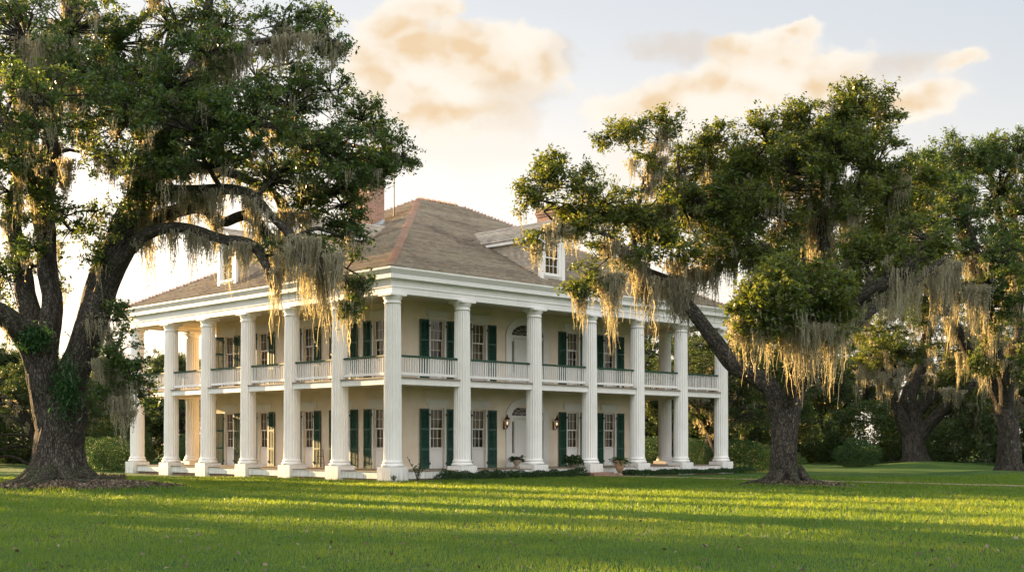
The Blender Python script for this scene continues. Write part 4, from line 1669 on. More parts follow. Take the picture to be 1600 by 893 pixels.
def roots(t, cx, cy_, r0, n, L, ph):
    for i in range(n):
        a = ph + 2 * math.pi * (i + random.uniform(-.25, .25)) / n
        l = L * random.uniform(0.6, 1.25)
        d = np.array([math.cos(a), math.sin(a), 0])
        side = np.array([-d[1], d[0], 0]) * random.uniform(-.35, .35)
        P = [np.array([cx, cy_, 0]) + d * r0 * .5 + (0, 0, .75), np.array([cx, cy_, 0]) + d * r0 * 1.15 + (0, 0, .28), np.array([cx, cy_, 0]) + d * (r0 + l * .5) + side * .5, np.array([cx, cy_, 0]) + d * (r0 + l) + side * l]
        for q in P[2:]:
            q[2] = float(gz(q[0], q[1])) + 0.02
        P[3][2] -= 0.16
        t.limb(P, [0.34 * r0, 0.24 * r0, 0.13 * r0, 0.04], 16, None, 0.12, skel=False)


roots(oak, -16.9, YL, 1.15, 10, 2.2, 0.3)
# the arching limbs
oak.limb(px(YL, [(172, 425, -.2), (193, 398, -.5), (228, 368, -.9), (264, 356, -1.3), (298, 356, -1.6), (328, 366, -2), (352, 375, -2.2), (377, 378, -2.5), (402, 391, -2.7), (416, 418, -2.9), (426, 450, -3)]), [0.30, 0.27, 0.22, 0.18, 0.165, 0.16, 0.17, 0.18, 0.16, 0.12, 0.06], 24, None, 0.14)
oak.limb(px(YL, [(190, 385, .2), (205, 372, .4), (234, 346, .7), (266, 331, 1), (303, 322, 1.2), (323, 327, 1.3), (347, 346, 1.3), (372, 338, 1.5), (392, 335, 1.8), (414, 361, 2), (430, 380, 2.1), (444, 402, 2.2)]), [0.33, 0.3, 0.27, 0.25, 0.24, 0.22, 0.18, 0.17, 0.16, 0.17, 0.16, 0.08], 24, None, 0.14)
oak.limb(px(YL, [(213, 322, -.2), (238, 308, -.6), (261, 301, -1), (283, 298, -1.4), (318, 296, -1.8), (350, 296, -2.2), (384, 301, -2.6), (407, 317, -2.9), (426, 339, -3.1), (446, 359, -3.3), (460, 385, -3.5), (474, 412, -3.6)]), [0.3, 0.28, 0.25, 0.23, 0.21, 0.19, 0.17, 0.15, 0.14, 0.15, 0.17, 0.08], 22, None, 0.14)
oak.limb(px(YL, [(232, 268, .3), (280, 262, .8), (330, 262, 1.3), (386, 280, 1.8), (425, 300, 2.2), (442, 329, 2.5), (452, 372, 2.7), (470, 406, 2.8), (490, 440, 3)]), [0.28, 0.24, 0.2, 0.17, 0.15, 0.15, 0.17, 0.12, 0.06], 20, None, 0.15)
oak.limb(px(YL, [(252, 222, -.4), (285, 150, -1), (315, 105, -1.5), (345, 85, -2), (371, 73, -2.4), (404, 66, -2.6), (437, 60, -2.8), (470, 54, -3), (505, 60, -3), (525, 64, -3.1)]), [0.24, 0.2, 0.18, 0.17, 0.15, 0.12, 0.09, 0.07, 0.05, 0.03], 16, None, 0.18)
oak.limb(px(YL, [(262, 200, .5), (330, 190, 1.5), (400, 195, 2.5), (470, 205, 3), (540, 225, 3.2), (600, 235, 3)]), [0.24, 0.2, 0.16, 0.12, 0.09, 0.05], 16, None, 0.2)
oak.limb(px(YL, [(150, 480, -.5), (165, 510, -1.4), (178, 545, -1.8), (190, 580, -2), (205, 600, -2.1)]), [0.12, 0.1, 0.08, 0.06, 0.03], 10, None, 0.2)
oak.limb(px(YL, [(90, 160, 1), (140, 100, 2.5), (200, 50, 3.5), (260, -10, 4.5)]), [0.2, 0.16, 0.12, 0.08], 12, None, 0.2)
oak.limb(px(YL, [(40, 230, 2.2), (0, 170, 4), (-60, 110, 5.5), (-130, 60, 6.5)]), [0.2, 0.17, 0.13, 0.08], 12, None, 0.2)
oak.limb(px(YL, [(70, 320, 0), (30, 250, -2), (-30, 190, -3.5), (-110, 150, -5)]), [0.24, 0.2, 0.15, 0.08], 12, None, 0.2)
# foliage masses: u, v, ru, rv, depth, sprays
LB = [(205, 185, 85, 70, -3.0, 62), (300, 205, 85, 55, -3.5, 58), (385, 195, 85, 55, -3.2, 58), (455, 165, 70, 48, -2.0, 44), (475, 235, 80, 55, -2.5, 52),
      (545, 250, 62, 52, -1.5, 40), (603, 240, 45, 40, -0.5, 24), (565, 190, 42, 36, 0.5, 22), (505, 130, 46, 32, 1.0, 22), (520, 70, 34, 22, -2.5, 12), (490, 30, 40, 28, -1.5, 14),
      (440, 40, 50, 35, -2.0, 16), (350, 40, 66, 40, 1.0, 26), (265, 40, 60, 60, 2.0, 36), (180, 70, 66, 60, 2.5, 44), (110, 50, 70, 60, 0.5, 46), (40, 60, 66, 70, -1.0, 50),
      (20, 150, 50, 50, -2.0, 30), (130, 200, 50, 34, 1.5, 20), (150, 245, 46, 30, 1.0, 13), (250, 255, 60, 28, -3.5, 24), (420, 285, 62, 40, 1.0, 28), (490, 300, 56, 42, 0.0, 34),
      (535, 320, 36, 38, -1.0, 20), (535, 372, 36, 36, -1.5, 18), (500, 395, 30, 28, -2.0, 12), (560, 430, 18, 34, -2.0, 11), (545, 480, 15, 22, -2.2, 6), (440, 395, 26, 22, -2.5, 9),
      (562, 282, 26, 30, 0.5, 10), (630, 245, 22, 22, 0.0, 9), (345, 260, 60, 24, 2.0, 16), (300, 130, 70, 50, 3.5, 36), (400, 120, 50, 40, 3.0, 18), (220, 120, 60, 50, 4.5, 36),
      (15, 300, 36, 52, -1.0, 20), (8, 425, 32, 60, 1.0, 20), (110, 360, 30, 30, 2.0, 8), (150, 330, 26, 30, 1.0, 7), (165, 400, 20, 40, -0.5, 8), (180, 500, 16, 30, -1.0, 8),
      (190, 545, 26, 34, -2.0, 12), (212, 590, 20, 28, -2.2, 12), (178, 605, 22, 30, -1.8, 10), (225, 620, 10, 18, -2.2, 4), (70, 260, 24, 30, 2.0, 8), (90, 420, 16, 40, 2.5, 6),
      (-150, 425, 50, 40, -4.0, 24), (-70, 80, 90, 90, 2.0, 50), (-90, 210, 80, 70, -2.0, 40), (-110, 350, 70, 70, 2.0, 30), (100, -60, 140, 70, 3.0, 56), (280, -70, 130, 60, 0.0, 50), (-60, -60, 120, 80, 0.0, 50),
      (200, 150, 80, 70, 6.0, 36), (330, 180, 90, 60, 6.5, 34), (100, 120, 80, 80, 6.0, 36), (430, 220, 70, 50, 5.5, 24),
      (250, 195, 66, 60, -2.0, 40), (275, 135, 62, 50, -2.6, 36), (325, 85, 50, 40, -3.0, 22), (165, 130, 60, 50, -2.5, 30), (90, 110, 50, 60, -2.5, 24),
      (75, 300, 26, 26, -1.6, 9), (52, 385, 24, 34, -1.6, 9), (182, 345, 24, 30, -1.4, 9), (215, 288, 34, 24, -1.6, 13), (100, 335, 18, 24, -1.5, 5), (30, 250, 40, 40, -2.5, 18), (580, 262, 28, 22, -0.8, 18), (602, 262, 18, 14, -0.3, 5), (60, 150, 60, 60, -6.0, 30), (-30, 150, 80, 80, -7.0, 40), (450, 100, 40, 30, 2.0, 10)]
for (u, v, ru, rv, dy, n) in LB:
    Yb = YL + dy
    k = Yb / F
    oak.blob(at(u, v, Yb), ru * k * 1.16, (ru + rv) * 0.5 * k * 1.2, rv * k * 1.14, int(n * 1.42), 58, 0.14, 1.7)
near = lambda u0, u1, v0, v1: (lambda p, r: u0 < 800 + F * p[0] / p[1] < u1 and v0 < VH - F * (p[2] - CZ) / p[1] < v1)
oak.moss_on(near(380, 480, 330, 450), 22, 2.2, 0.5, 0.9, 0.028)
oak.moss_on(near(430, 560, 360, 470), 14, 2.2, 0.45, 0.9, 0.028)
oak.moss_on(near(200, 400, 240, 380), 66, 2.3, 0.4, 0.9, 0.028)
oak.moss_on(near(20, 130, -10, 320), 40, 2.8, 0.45, 1.2)
oak.moss_on(near(170, 330, 60, 300), 44, 2.2, 0.5, 1.0)
oak.moss_on(near(330, 540, -10, 130), 44, 2.0, 0.4, 0.85, 0.028)
oak.moss_on(near(400, 620, 180, 330), 36, 1.5, 0.4, 1.0)
oak.moss_on(near(100, 200, 420, 620), 30, 2.0, 0.35, 1.0)
oak.moss_on(near(-120, 60, 60, 500), 40, 2.2, 0.5, 1.0)
for (u, v, dy, L, w) in [(487, 392, -2.6, 3.4, 0.7), (520, 400, -2.8, 3.3, 0.5), (470, 372, -3.2, 2.6, 0.7), (541, 470, -2.4, 2.6, 0.35), (505, 420, -2.5, 3.0, 0.5), (427, 420, -2.9, 2.8, 0.3),
                         (545, 430, -2.2, 2.2, 0.5), (390, 300, -2.6, 2.4, 0.35), (455, 330, -1, 2.4, 0.7), (220, 270, -1, 1.6, 0.9), (90, 275, 0, 1.3, 0.5), (175, 250, 0.5, 1.3, 0.4),
                         (75, 60, -2, 4.2, 0.6), (110, 90, -2, 3.4, 0.5), (100, 250, -1, 1.6, .35), (180, 620, -2, 2.2, 0.45), (205, 640, -2, 1.5, 0.3), (160, 560, -2, 2.5, .4)]:
    for _ in range(3):
        moss_bundle(oak.ms, at(u, v, YL + dy), L * 1.08, w, 1.15, 0.028)
oak.done()

# --- the right oak on the lawn
YR = 48.5
oak2 = Oak('live_oak', (10.72, YR, 0), 8.1, M['oakleaf_warm'], 0.155, 0.06,
           label='live oak on the lawn with golden moss on the limb crossing the eaves', cat='tree')
oak2.limb(px(YR, [(1226, 776), (1228, 745), (1229, 705), (1228, 660), (1226, 625)]), [0.66, 0.56, 0.51, 0.51, 0.55], 72, (0.6, 0.5, 6, 1.2), 0.08)
roots(oak2, 10.72, YR, 0.72, 8, 1.3, 0.9)
oak2.limb(px(YR, [(1228, 700), (1206, 615), (1182, 588), (1156, 572), (1132, 550), (1108, 522), (1086, 492), (1068, 470), (1057, 448), (1052, 432)]), [0.28, 0.36, 0.34, 0.32, 0.31, 0.30, 0.28, 0.24, 0.19, 0.15], 40, None, 0.1)
oak2.limb(px(YR, [(1055, 440), (1027, 430, -.2), (1002, 418, -.5), (986, 404, -.8), (968, 385, -1), (950, 368, -1.2), (919, 358, -1.5), (893, 356, -1.7), (865, 345, -1.9), (850, 330, -2)]), [0.17, 0.17, 0.15, 0.12, 0.1, 0.085, 0.07, 0.055, 0.04, 0.025], 20, None, 0.14)
oak2.limb(px(YR, [(1050, 436), (1069, 432, .3), (1090, 422, .6), (1112, 404, 1), (1130, 370, 1.4), (1140, 330, 1.8), (1120, 280, 2), (1095, 240, 2.1)]), [0.16, 0.16, 0.15, 0.14, 0.12, 0.1, 0.07, 0.04], 20, None, 0.14)
oak2.limb(px(YR, [(1000, 416, -.5), (990, 370, .2), (1000, 310, .6), (1015, 260, .9), (1030, 220, 1), (1045, 195, 1)]), [0.12, 0.1, 0.09, 0.07, 0.05, 0.03], 14, None, 0.18)
oak2.limb(px(YR, [(1229, 700), (1242, 600, .3), (1256, 545, .6), (1268, 490, .8), (1280, 430, 1), (1285, 380, 1.2), (1282, 330, 1.3), (1272, 290, 1.2), (1290, 240, 1), (1320, 195, .8), (1340, 165, .6)]), [0.30, 0.40, 0.34, 0.31, 0.29, 0.27, 0.25, 0.2, 0.15, 0.1, 0.05], 36, None, 0.12)
oak2.limb(px(YR, [(1240, 605), (1268, 560, -.8), (1296, 515, -1.6), (1323, 478, -2.2), (1352, 458, -2.7), (1380, 442, -3.1), (1412, 420, -3.4), (1440, 395, -3.6), (1470, 360, -3.6)]), [0.36, 0.32, 0.32, 0.32, 0.31, 0.30, 0.28, 0.2, 0.1], 30, None, 0.12)
oak2.limb(px(YR, [(1250, 580, .5), (1290, 540, 1), (1330, 506, 1.6), (1370, 475, 2.1), (1405, 452, 2.5), (1440, 430, 3), (1480, 400, 3.5)]), [0.34, 0.32, 0.31, 0.29, 0.26, 0.2, 0.1], 28, None, 0.12)
oak2.limb(px(YR, [(1270, 295, 1.2), (1235, 280, 2), (1200, 262, 2.6), (1170, 240, 3)]), [0.18, 0.14, 0.1, 0.05], 14, None, 0.18)
oak2.limb(px(YR, [(1226, 640, -.2), (1236, 590, -1.4), (1230, 545, -3.2), (1230, 505, -5.2), (1236, 478, -6.6), (1245, 450, -7.6)]), [0.28, 0.24, 0.2, 0.16, 0.12, 0.06], 18, None, 0.15)
oak2.limb(px(YR, [(1285, 350, 1.2), (1330, 300, 1), (1375, 270, .5), (1410, 260, 0)]), [0.2, 0.15, 0.11, 0.06], 14, None, 0.18)
RB2 = [(985, 200, 44, 24, 1, 14), (1045, 188, 28, 20, 1, 8), (950, 215, 24, 14, 1, 4), (1010, 245, 30, 16, 1, 5), (848, 285, 30, 26, -2, 12), (892, 292, 46, 34, -1.5, 22), (940, 322, 55, 36, -1, 28),
       (828, 312, 20, 16, -2, 5), (868, 262, 22, 20, -1.5, 7), (908, 352, 36, 22, -1.5, 12), (828, 372, 14, 13, -2, 4), (815, 300, 14, 10, -2, 2), (960, 395, 44, 20, -1, 13), (905, 452, 20, 16, -2, 6),
       (918, 430, 24, 18, -1.5, 6), (1000, 340, 60, 44, 0, 34), (1070, 330, 64, 50, 0.5, 42), (1060, 272, 46, 34, 1, 18), (1100, 232, 42, 32, 1.5, 18), (1132, 290, 62, 54, 1, 44), (1122, 222, 36, 26, 2, 12),
       (1150, 360, 64, 44, 0, 38), (1200, 330, 56, 46, -0.5, 34), (1060, 388, 48, 30, -0.5, 22), (1200, 225, 56, 44, 1, 34), (1258, 205, 54, 44, 0, 34), (1310, 182, 46, 38, 0, 26), (1345, 158, 40, 26, 0.5, 16),
       (1372, 190, 34, 24, 0.5, 12), (1240, 272, 62, 46, -1, 38), (1300, 250, 62, 50, -1, 40), (1360, 252, 54, 46, 0, 34), (1392, 300, 44, 46, 0.5, 26), (1332, 318, 52, 34, -1.5, 22),
       (1235, 470, 72, 46, -7.6, 66), (1285, 455, 46, 40, -7.4, 30), (1185, 495, 40, 28, -7.6, 20), (1240, 432, 60, 30, -7.0, 36), (1300, 500, 26, 28, -7.2, 10), (1168, 470, 26, 22, -7.4, 9),
       (1180, 290, 70, 60, 5, 36), (1290, 230, 70, 50, 5, 36), (1080, 320, 60, 44, 4.5, 24), (1380, 340, 50, 50, 4, 26), (1230, 350, 60, 36, 4, 22), (1330, 150, 26, 16, 0.5, 7), (1160, 400, 30, 16, 2, 6), (1380, 330, 50, 46, 2, 30), (1420, 330, 50, 50, 6, 26), (1345, 400, 40, 34, -2.4, 18), (1310, 440, 30, 26, -2.4, 10), (1400, 400, 36, 24, -3.2, 14), (1440, 370, 40, 34, -3.4, 18), (1210, 400, 50, 24, -1, 18), (1110, 350, 50, 40, 2, 22), (1160, 250, 44, 34, 1, 18), (1330, 380, 60, 44, 7, 30), (1400, 420, 60, 40, 8, 26), (1270, 400, 50, 40, 8, 22), (1440, 280, 40, 40, 3, 20)]
for (u, v, ru, rv, dy, n) in RB2:
    Yb = YR + dy
    k = Yb / F
    oak2.blob(at(u, v, Yb), ru * k * 1.14, (ru + rv) * 0.5 * k * 1.2, rv * k * 1.12, int(n * 1.95), 64, 0.12, 1.6)
oak2.moss_on(near(985, 1130, 395, 480), 40, 2.0, 0.5, 0.95, 0.028)
oak2.moss_on(near(850, 1000, 330, 425), 26, 1.6, 0.4, 1.3)
oak2.moss_on(near(1000, 1180, 200, 420), 70, 2.0, 0.4, 0.9, 0.028)
oak2.moss_on(near(1190, 1440, 200, 430), 105, 2.9, 0.5, 1.0, 0.028)
oak2.moss_on(near(1290, 1500, 360, 500), 20, 2.0, 0.5, 1.2)
oak2.moss_on(near(960, 1060, 190, 330), 22, 1.2, 0.3, 1.0)
for (u, v, dy, L, w) in [(905, 455, -2, 2.6, 0.4), (935, 430, -1.6, 2.0, 0.35), (948, 432, -1.5, 2.9, 0.4), (960, 425, -1.5, 2.4, 0.5), (1020, 435, -.5, 2.6, 0.6), (1000, 430, -.5, 2.0, 0.4), (1062, 440, -.3, 2.8, 0.45),
                         (835, 385, -2, 1.4, 0.3), (868, 352, -2, 1.4, 0.5), (1080, 420, 0, 2.2, .5), (1110, 410, .5, 2.4, .5), (1180, 508, -7.6, 2.0, 0.5), (1210, 512, -7.8, 2.2, .6), (1240, 516, -7.6, 2.4, .6), (1280, 508, -7.4, 2.7, .6),
                         (1300, 508, -7.2, 3.0, .4), (1160, 500, -7.5, 1.7, .4), (1255, 505, -8.0, 2.0, .6), (1115, 390, 0, 3.0, 0.5), (1150, 395, 0.5, 2.6, 0.6), (1185, 380, 0.5, 2.6, 0.6), (985, 250, 1, 1.3, .3), (1030, 245, 1, 1.2, .3)]:
    for _ in range(3):
        moss_bundle(oak2.ms, at(u, v, YR + dy), L * 1.08, w, 1.1, 0.028)
oak2.done()

# --- the oak at the right edge
Y3 = 69.0
oak3 = Oak('live_oak', (at(1576, 740, Y3)[0], Y3, 0), 5.7, M['oakleaf'], 0.16, 0.07,
           label='dark live oak with a straight grey trunk at the right edge of the lawn', cat='tree')
oak3.limb(px(Y3, [(1577, 752), (1576, 725), (1575, 690), (1574, 650), (1570, 620)]), [0.80, 0.62, 0.53, 0.51, 0.52], 56, (0.42, 0.6, 6, 2), 0.12)
oak3.limb(px(Y3, [(1568, 640), (1550, 600), (1530, 568), (1508, 538), (1492, 505), (1470, 470), (1440, 440)]), [0.36, 0.33, 0.30, 0.27, 0.24, 0.2, 0.1], 28, None, 0.15)
oak3.limb(px(Y3, [(1572, 640, .3), (1578, 590, .8), (1592, 540, 1.2), (1590, 470, 1.6), (1580, 400, 2), (1560, 330, 2.3), (1545, 260, 2.5)]), [0.36, 0.33, 0.3, 0.26, 0.22, 0.18, 0.1], 26, None, 0.15)
oak3.limb(px(Y3, [(1573, 630, -.3), (1565, 570, -1.5), (1548, 510, -2.5), (1540, 440, -3.2), (1520, 370, -3.8), (1490, 310, -4)]), [0.36, 0.3, 0.27, 0.24, 0.2, 0.1], 24, None, 0.15)
oak3.limb(px(Y3, [(1590, 540, 1.2), (1640, 480, 1), (1700, 430, 0), (1760, 380, -1)]), [0.3, 0.26, 0.2, 0.1], 18, None, 0.2)
for (u, v, ru, rv, dy, n) in [(1452, 290, 56, 46, -1, 34), (1500, 262, 54, 40, 0, 30), (1560, 300, 50, 60, 1, 36), (1470, 352, 66, 46, -3, 40), (1550, 400, 60, 60, -3.5, 46), (1510, 320, 60, 50, -3, 36), (1480, 232, 24, 22, 0.5, 8),
                              (1575, 480, 36, 44, -3, 22), (1440, 255, 30, 24, 0, 9), (1620, 340, 60, 80, 0, 40), (1660, 430, 70, 60, -1, 40), (1560, 230, 40, 30, 3, 14), (1500, 400, 50, 36, 3.5, 24), (1590, 380, 60, 60, 4, 30),
                              (1530, 450, 44, 34, -4, 18), (1690, 330, 60, 70, 2, 36), (1425, 300, 40, 40, 0, 22), (1420, 360, 46, 46, 1, 28), (1445, 470, 44, 40, 2, 22), (1590, 240, 50, 36, 0, 24), (1530, 245, 44, 30, 1, 20), (1410, 410, 40, 30, 2, 16), (1640, 250, 60, 50, 2, 26), (1540, 560, 26, 30, -2, 9), (1590, 560, 22, 50, -1, 14)]:
    Yb = Y3 + dy
    k = Yb / F
    oak3.blob(at(u, v, Yb), ru * k, (ru + rv) * 0.5 * k, rv * k, int(n * 2.4), 72, 0.12, 2.6)
oak3.moss_on(near(1400, 1600, 380, 560), 26, 3.0, 0.6, 1.1, 0.04)
for (u, v, dy, L, w) in [(1430, 420, -4, 4.0, 1), (1460, 430, -4, 4.4, 1), (1490, 440, -4, 4.0, 1), (1520, 450, -4, 4.4, 1), (1545, 450, -4, 3.8, .8), (1410, 430, -4, 3.2, .8), (1480, 410, -4.5, 4.6, 1)]:
    for _ in range(1):
        moss_bundle(oak3.ms, at(u, v, Y3 + dy), L, w, 1.4, 0.045)
oak3.done()


# --- oaks of the park behind: three kinds, copied
def park_oak(seed, H, spread, tr_, label, leafmat, moss=True, fork=0.24, blobs=26, base=(0, 0, 0), per=70, leaf=0.19, low=0.0):
    rr = random.Random(seed)
    t = Oak('live_oak', base, seed * 1.7, leafmat, leaf, 0.07, label=label, cat='tree')
    bx = np.asarray(base, float)
    zf = H * fork
    lean = np.array([rr.uniform(-.5, .5), rr.uniform(-.5, .5), 0])
    top = bx + np.array([0, 0, zf]) + lean
    t.limb([bx - (0, 0, .25), bx + (0, 0, zf * 0.35), bx + np.array([0, 0, zf * .75]) + lean * .7, top], [tr_ * 1.2, tr_, tr_ * .95, tr_ * .9], 28, (0.55, 0.6, 6, seed), 0.25)
    ends = []
    nl = 6
    for i in range(nl):
        a = 2 * math.pi * (i + rr.uniform(-.25, .25)) / nl
        rad = spread * rr.uniform(0.55, 0.85)
        h = H * rr.uniform(0.42, 0.72)
        e = bx + np.array([math.cos(a) * rad, math.sin(a) * rad, h])
        m1 = top + (e - top) * 0.35 + np.array([0, 0, rr.uniform(0.0, .10) * H])
        m2 = top + (e - top) * 0.7 + np.array([0, 0, rr.uniform(-.02, .08) * H])
        t.limb([top - np.array([0, 0, 0.5]), m1, m2, e], [tr_ * .55, tr_ * .42, tr_ * .27, 0.08], 14, None, 0.4)
        ends.append((e, m2))
    e = bx + np.array([rr.uniform(-1, 1), rr.uniform(-1, 1), H * .82])
    t.limb([top - np.array([0, 0, .5]), (top + e) / 2 + np.array([.5, .4, 0]), e], [tr_ * .5, tr_ * .35, 0.08], 14, None, 0.4)
    for i in range(blobs):
        a = rr.uniform(0, 2 * math.pi)
        q = rr.random() ** 0.55
        zz = H * (0.97 - 0.42 * q ** 2 - rr.uniform(0, 0.22)) - low * H * rr.random() * q
        c = bx + np.array([math.cos(a) * spread * q * .9, math.sin(a) * spread * q * .9, zz])
        s = spread * rr.uniform(0.17, 0.27)
        t.blob(c, s * 1.25, s * 1.25, s * 0.72, 34, per, 0.10 if moss else 0, H * 0.10)
    if moss:
        t.moss_on(lambda p, r: p[2] > zf, 60, H * 0.13, 0.7, 0.8, 0.06)
    return t.done()


def place_copy(o, x, y, rz, s, label, group=None, zs=None):
    c = copy_tree(o)
    c.location = (x, y, float(gz(x, y)))
    c.rotation_euler = (0, 0, rz)
    c.scale = (s, s, s * (zs or 1))
    c['label'] = label
    if group:
        c['group'] = group
    elif 'group' in c:
        del c['group']
    return c


GP = 'oaks of the park behind the house'
Y4 = 95.0
oak4 = Oak('live_oak', (at(1428, 740, Y4)[0], Y4, 0), 2.9, M['oakleaf_warm'], 0.19, 0.07,
           label='broad oak with several gold lit trunks behind the path at the right', cat='tree', group=GP)
oak4.limb(px(Y4, [(1430, 742), (1429, 715), (1427, 685), (1424, 655), (1421, 635)]), [1.25, 0.95, 0.85, 0.85, 0.8], 44, (0.6, 0.7, 6, 2), 0.15)
oak4.limb(px(Y4, [(1424, 690), (1410, 655, -.5), (1398, 625, -1), (1388, 598, -1.5), (1372, 560, -2)]), [0.5, 0.46, 0.4, 0.32, 0.15], 22, None, 0.2)
oak4.limb(px(Y4, [(1424, 660), (1420, 625), (1430, 595, .3), (1442, 565, .6), (1450, 510, 1), (1450, 460, 1)]), [0.6, 0.58, 0.5, 0.42, 0.3, 0.14], 24, None, 0.2)
oak4.limb(px(Y4, [(1430, 690), (1446, 668, -.6), (1468, 645, -1.2), (1492, 628, -1.6), (1520, 600, -2), (1545, 570, -2)]), [0.55, 0.5, 0.44, 0.38, 0.28, 0.12], 22, None, 0.2)
oak4.limb(px(Y4, [(1424, 650), (1452, 620, 1), (1480, 585, 2), (1510, 530, 3), (1530, 480, 3.5)]), [0.5, 0.46, 0.38, 0.28, 0.12], 20, None, 0.2)
for (u, v, ru, rv, dy, n) in [(1400, 550, 46, 24, -3, 34), (1362, 556, 26, 24, -3, 14), (1375, 520, 44, 34, -1, 26), (1440, 500, 56, 40, 0, 34), (1485, 590, 34, 20, -3, 16), (1500, 540, 54, 40, 0, 30), (1385, 470, 56, 40, 1, 28),
                              (1450, 440, 70, 40, 2, 36), (1540, 480, 56, 50, 2, 30), (1525, 620, 26, 16, -3, 9), (1330, 500, 50, 50, 3, 26), (1345, 430, 56, 46, 3, 28), (1395, 400, 60, 46, 4, 30), (1300, 440, 40, 40, 4, 18), (1340, 580, 30, 24, 2, 10), (1560, 580, 40, 40, 2, 18)]:
    Yb = Y4 + dy
    k = Yb / F
    oak4.blob(at(u, v, Yb), ru * k, (ru + rv) * 0.5 * k, rv * k, int(n * 1.5), 70, 0.16, 3.2)
for (u, v, L, w) in [(1378, 585, 3.2, .9), (1395, 590, 3.8, 1), (1362, 580, 2.6, .6), (1412, 575, 2.6, .8), (1436, 550, 2.6, .6), (1457, 560, 2.4, .6), (1482, 605, 2.6, .8), (1500, 610, 2.4, .8), (1528, 630, 2.2, .9), (1550, 630, 2.0, .6)]:
    moss_bundle(oak4.ms, at(u, v, Y4 - 3.2), L, w, 1.2, 0.05)
oak4.moss_on(lambda p, r: p[2] > 6, 26, 2.4, 0.8, 0.9, 0.05)
oak4.done()
pa = park_oak(11, 13.5, 10.0, 1.0, 'dark oak between the broad gold lit oak and the right edge', M['bgleaf'], base=(45.5, 118.0, 0), fork=0.20, low=0.35, blobs=30)
pa['group'] = GP
pb = park_oak(23, 12.5, 8.0, 0.6, 'gold lit leaning oak seen through the right gallery between its last columns', M['bgleaf'], base=(16.6, 104.0, 0), fork=0.26, low=0.3, blobs=24)
pb['group'] = GP
pc = park_oak(37, 11.0, 6.5, 0.45, 'thin pale trunked oak with ragged moss left of the big left oak', M['bgleaf'], base=(-44.0, 104.0, 0), fork=0.3, low=0.45, blobs=22)
pc['group'] = GP
places = [(pb, 31.0, 121, 1.0, 0.95, 'slim lit oak far behind the lawn oak, just right of its trunk'),
          (pa, 22.5, 118, 2.2, 1.0, 'dark oak behind the hedge at the right end of the house'),
          (pb, 14.0, 84.5, 2.9, 0.8, 'low oak added beyond the last right column to shade the edge oak'),  # added so its crown keeps the sun off the edge oak's trunk
          (pb, 38.5, 128, 0.3, 1.2, 'dark oak far behind the broad golden oak'),
          (pa, 47.0, 92, 3.0, 1.35, 'tall yellowish oak rising behind the dark oak at the right edge'),
          (pc, 12.0, 116, 2.5, 1.3, 'oak seen through the right gallery beside its back column'),
          (pa, 55.0, 104, 5.2, 1.2, 'oak at the far right behind the edge tree'),
          (pb, 6.0, 126, 3.3, 1.1, 'oak showing low behind the right gallery, nearest the wall'),
          (pc, 27.0, 135, 1.2, 1.25, 'farthest oak glimpsed behind the slim lit trunk'),
          (pb, -36.5, 118, 0.8, 0.92, 'oak behind the left gallery, seen between the last two left columns'),
          (pc, -29.0, 112, 4.2, 1.0, 'lighter oak behind the left gallery beside its warm back column'),
          (pc, -47.5, 125, 2.0, 1.05, 'oak behind the clipped hedge left of the house'),
          (pa, -60.0, 122, 0.5, 0.75, 'oak at the far left behind the big left trunk'),
          (pc, -36.5, 96, 5.5, 0.86, 'bushy small oak just behind the hedge left of the house'),
          (pb, -52.0, 112, 3.1, 0.8, 'oak with drooping sunlit moss at the left edge'),
          (pc, -41.0, 140, 3.6, 1.1, 'most distant oak left of the house'),
          ]
for (o, x, y, rz, s, lb) in places:
    place_copy(o, x, y, rz, s, lb, GP, 1.27 if lb.startswith('tall yellowish') else None)
# oaks beyond the left border of the picture: they throw the long shadows on the lawn
for (o, x, y, rz, s, lb) in [(pa, -37, 50, 0.4, 1.0, 'nearest oak beyond the left border of the view'),
                             (pb, -52, 60, 1.4, 1.1, 'second oak beyond the left border, farther off than the nearest one'),
                             (pa, -60, 88, 2.9, 1.05, 'farthest oak beyond the left border of the view')]:
    place_copy(o, x, y, rz, s, lb, GP)


for (x, y, rz, sx, sz, lb) in [(-41.4, 84.2, 0.3, 0.26, 1.55, 'tall slim oak added beyond the left border for shade stripes, nearest the house'),  # unseen narrow trees, added to cut the sunlit lawn into stripes
                               (-44.6, 80.6, 2.3, 0.24, 1.5, 'tall slim oak added beyond the left border for shade stripes, middle of three'),
                               (-47.0, 77.6, 4.3, 0.20, 1.5, 'tall slim oak added beyond the left border for shade stripes, farthest from the house')]:
    place_copy(pc, x, y, rz, sx, lb, 'tall slim oaks added beyond the left border for shade stripes', sz / sx)


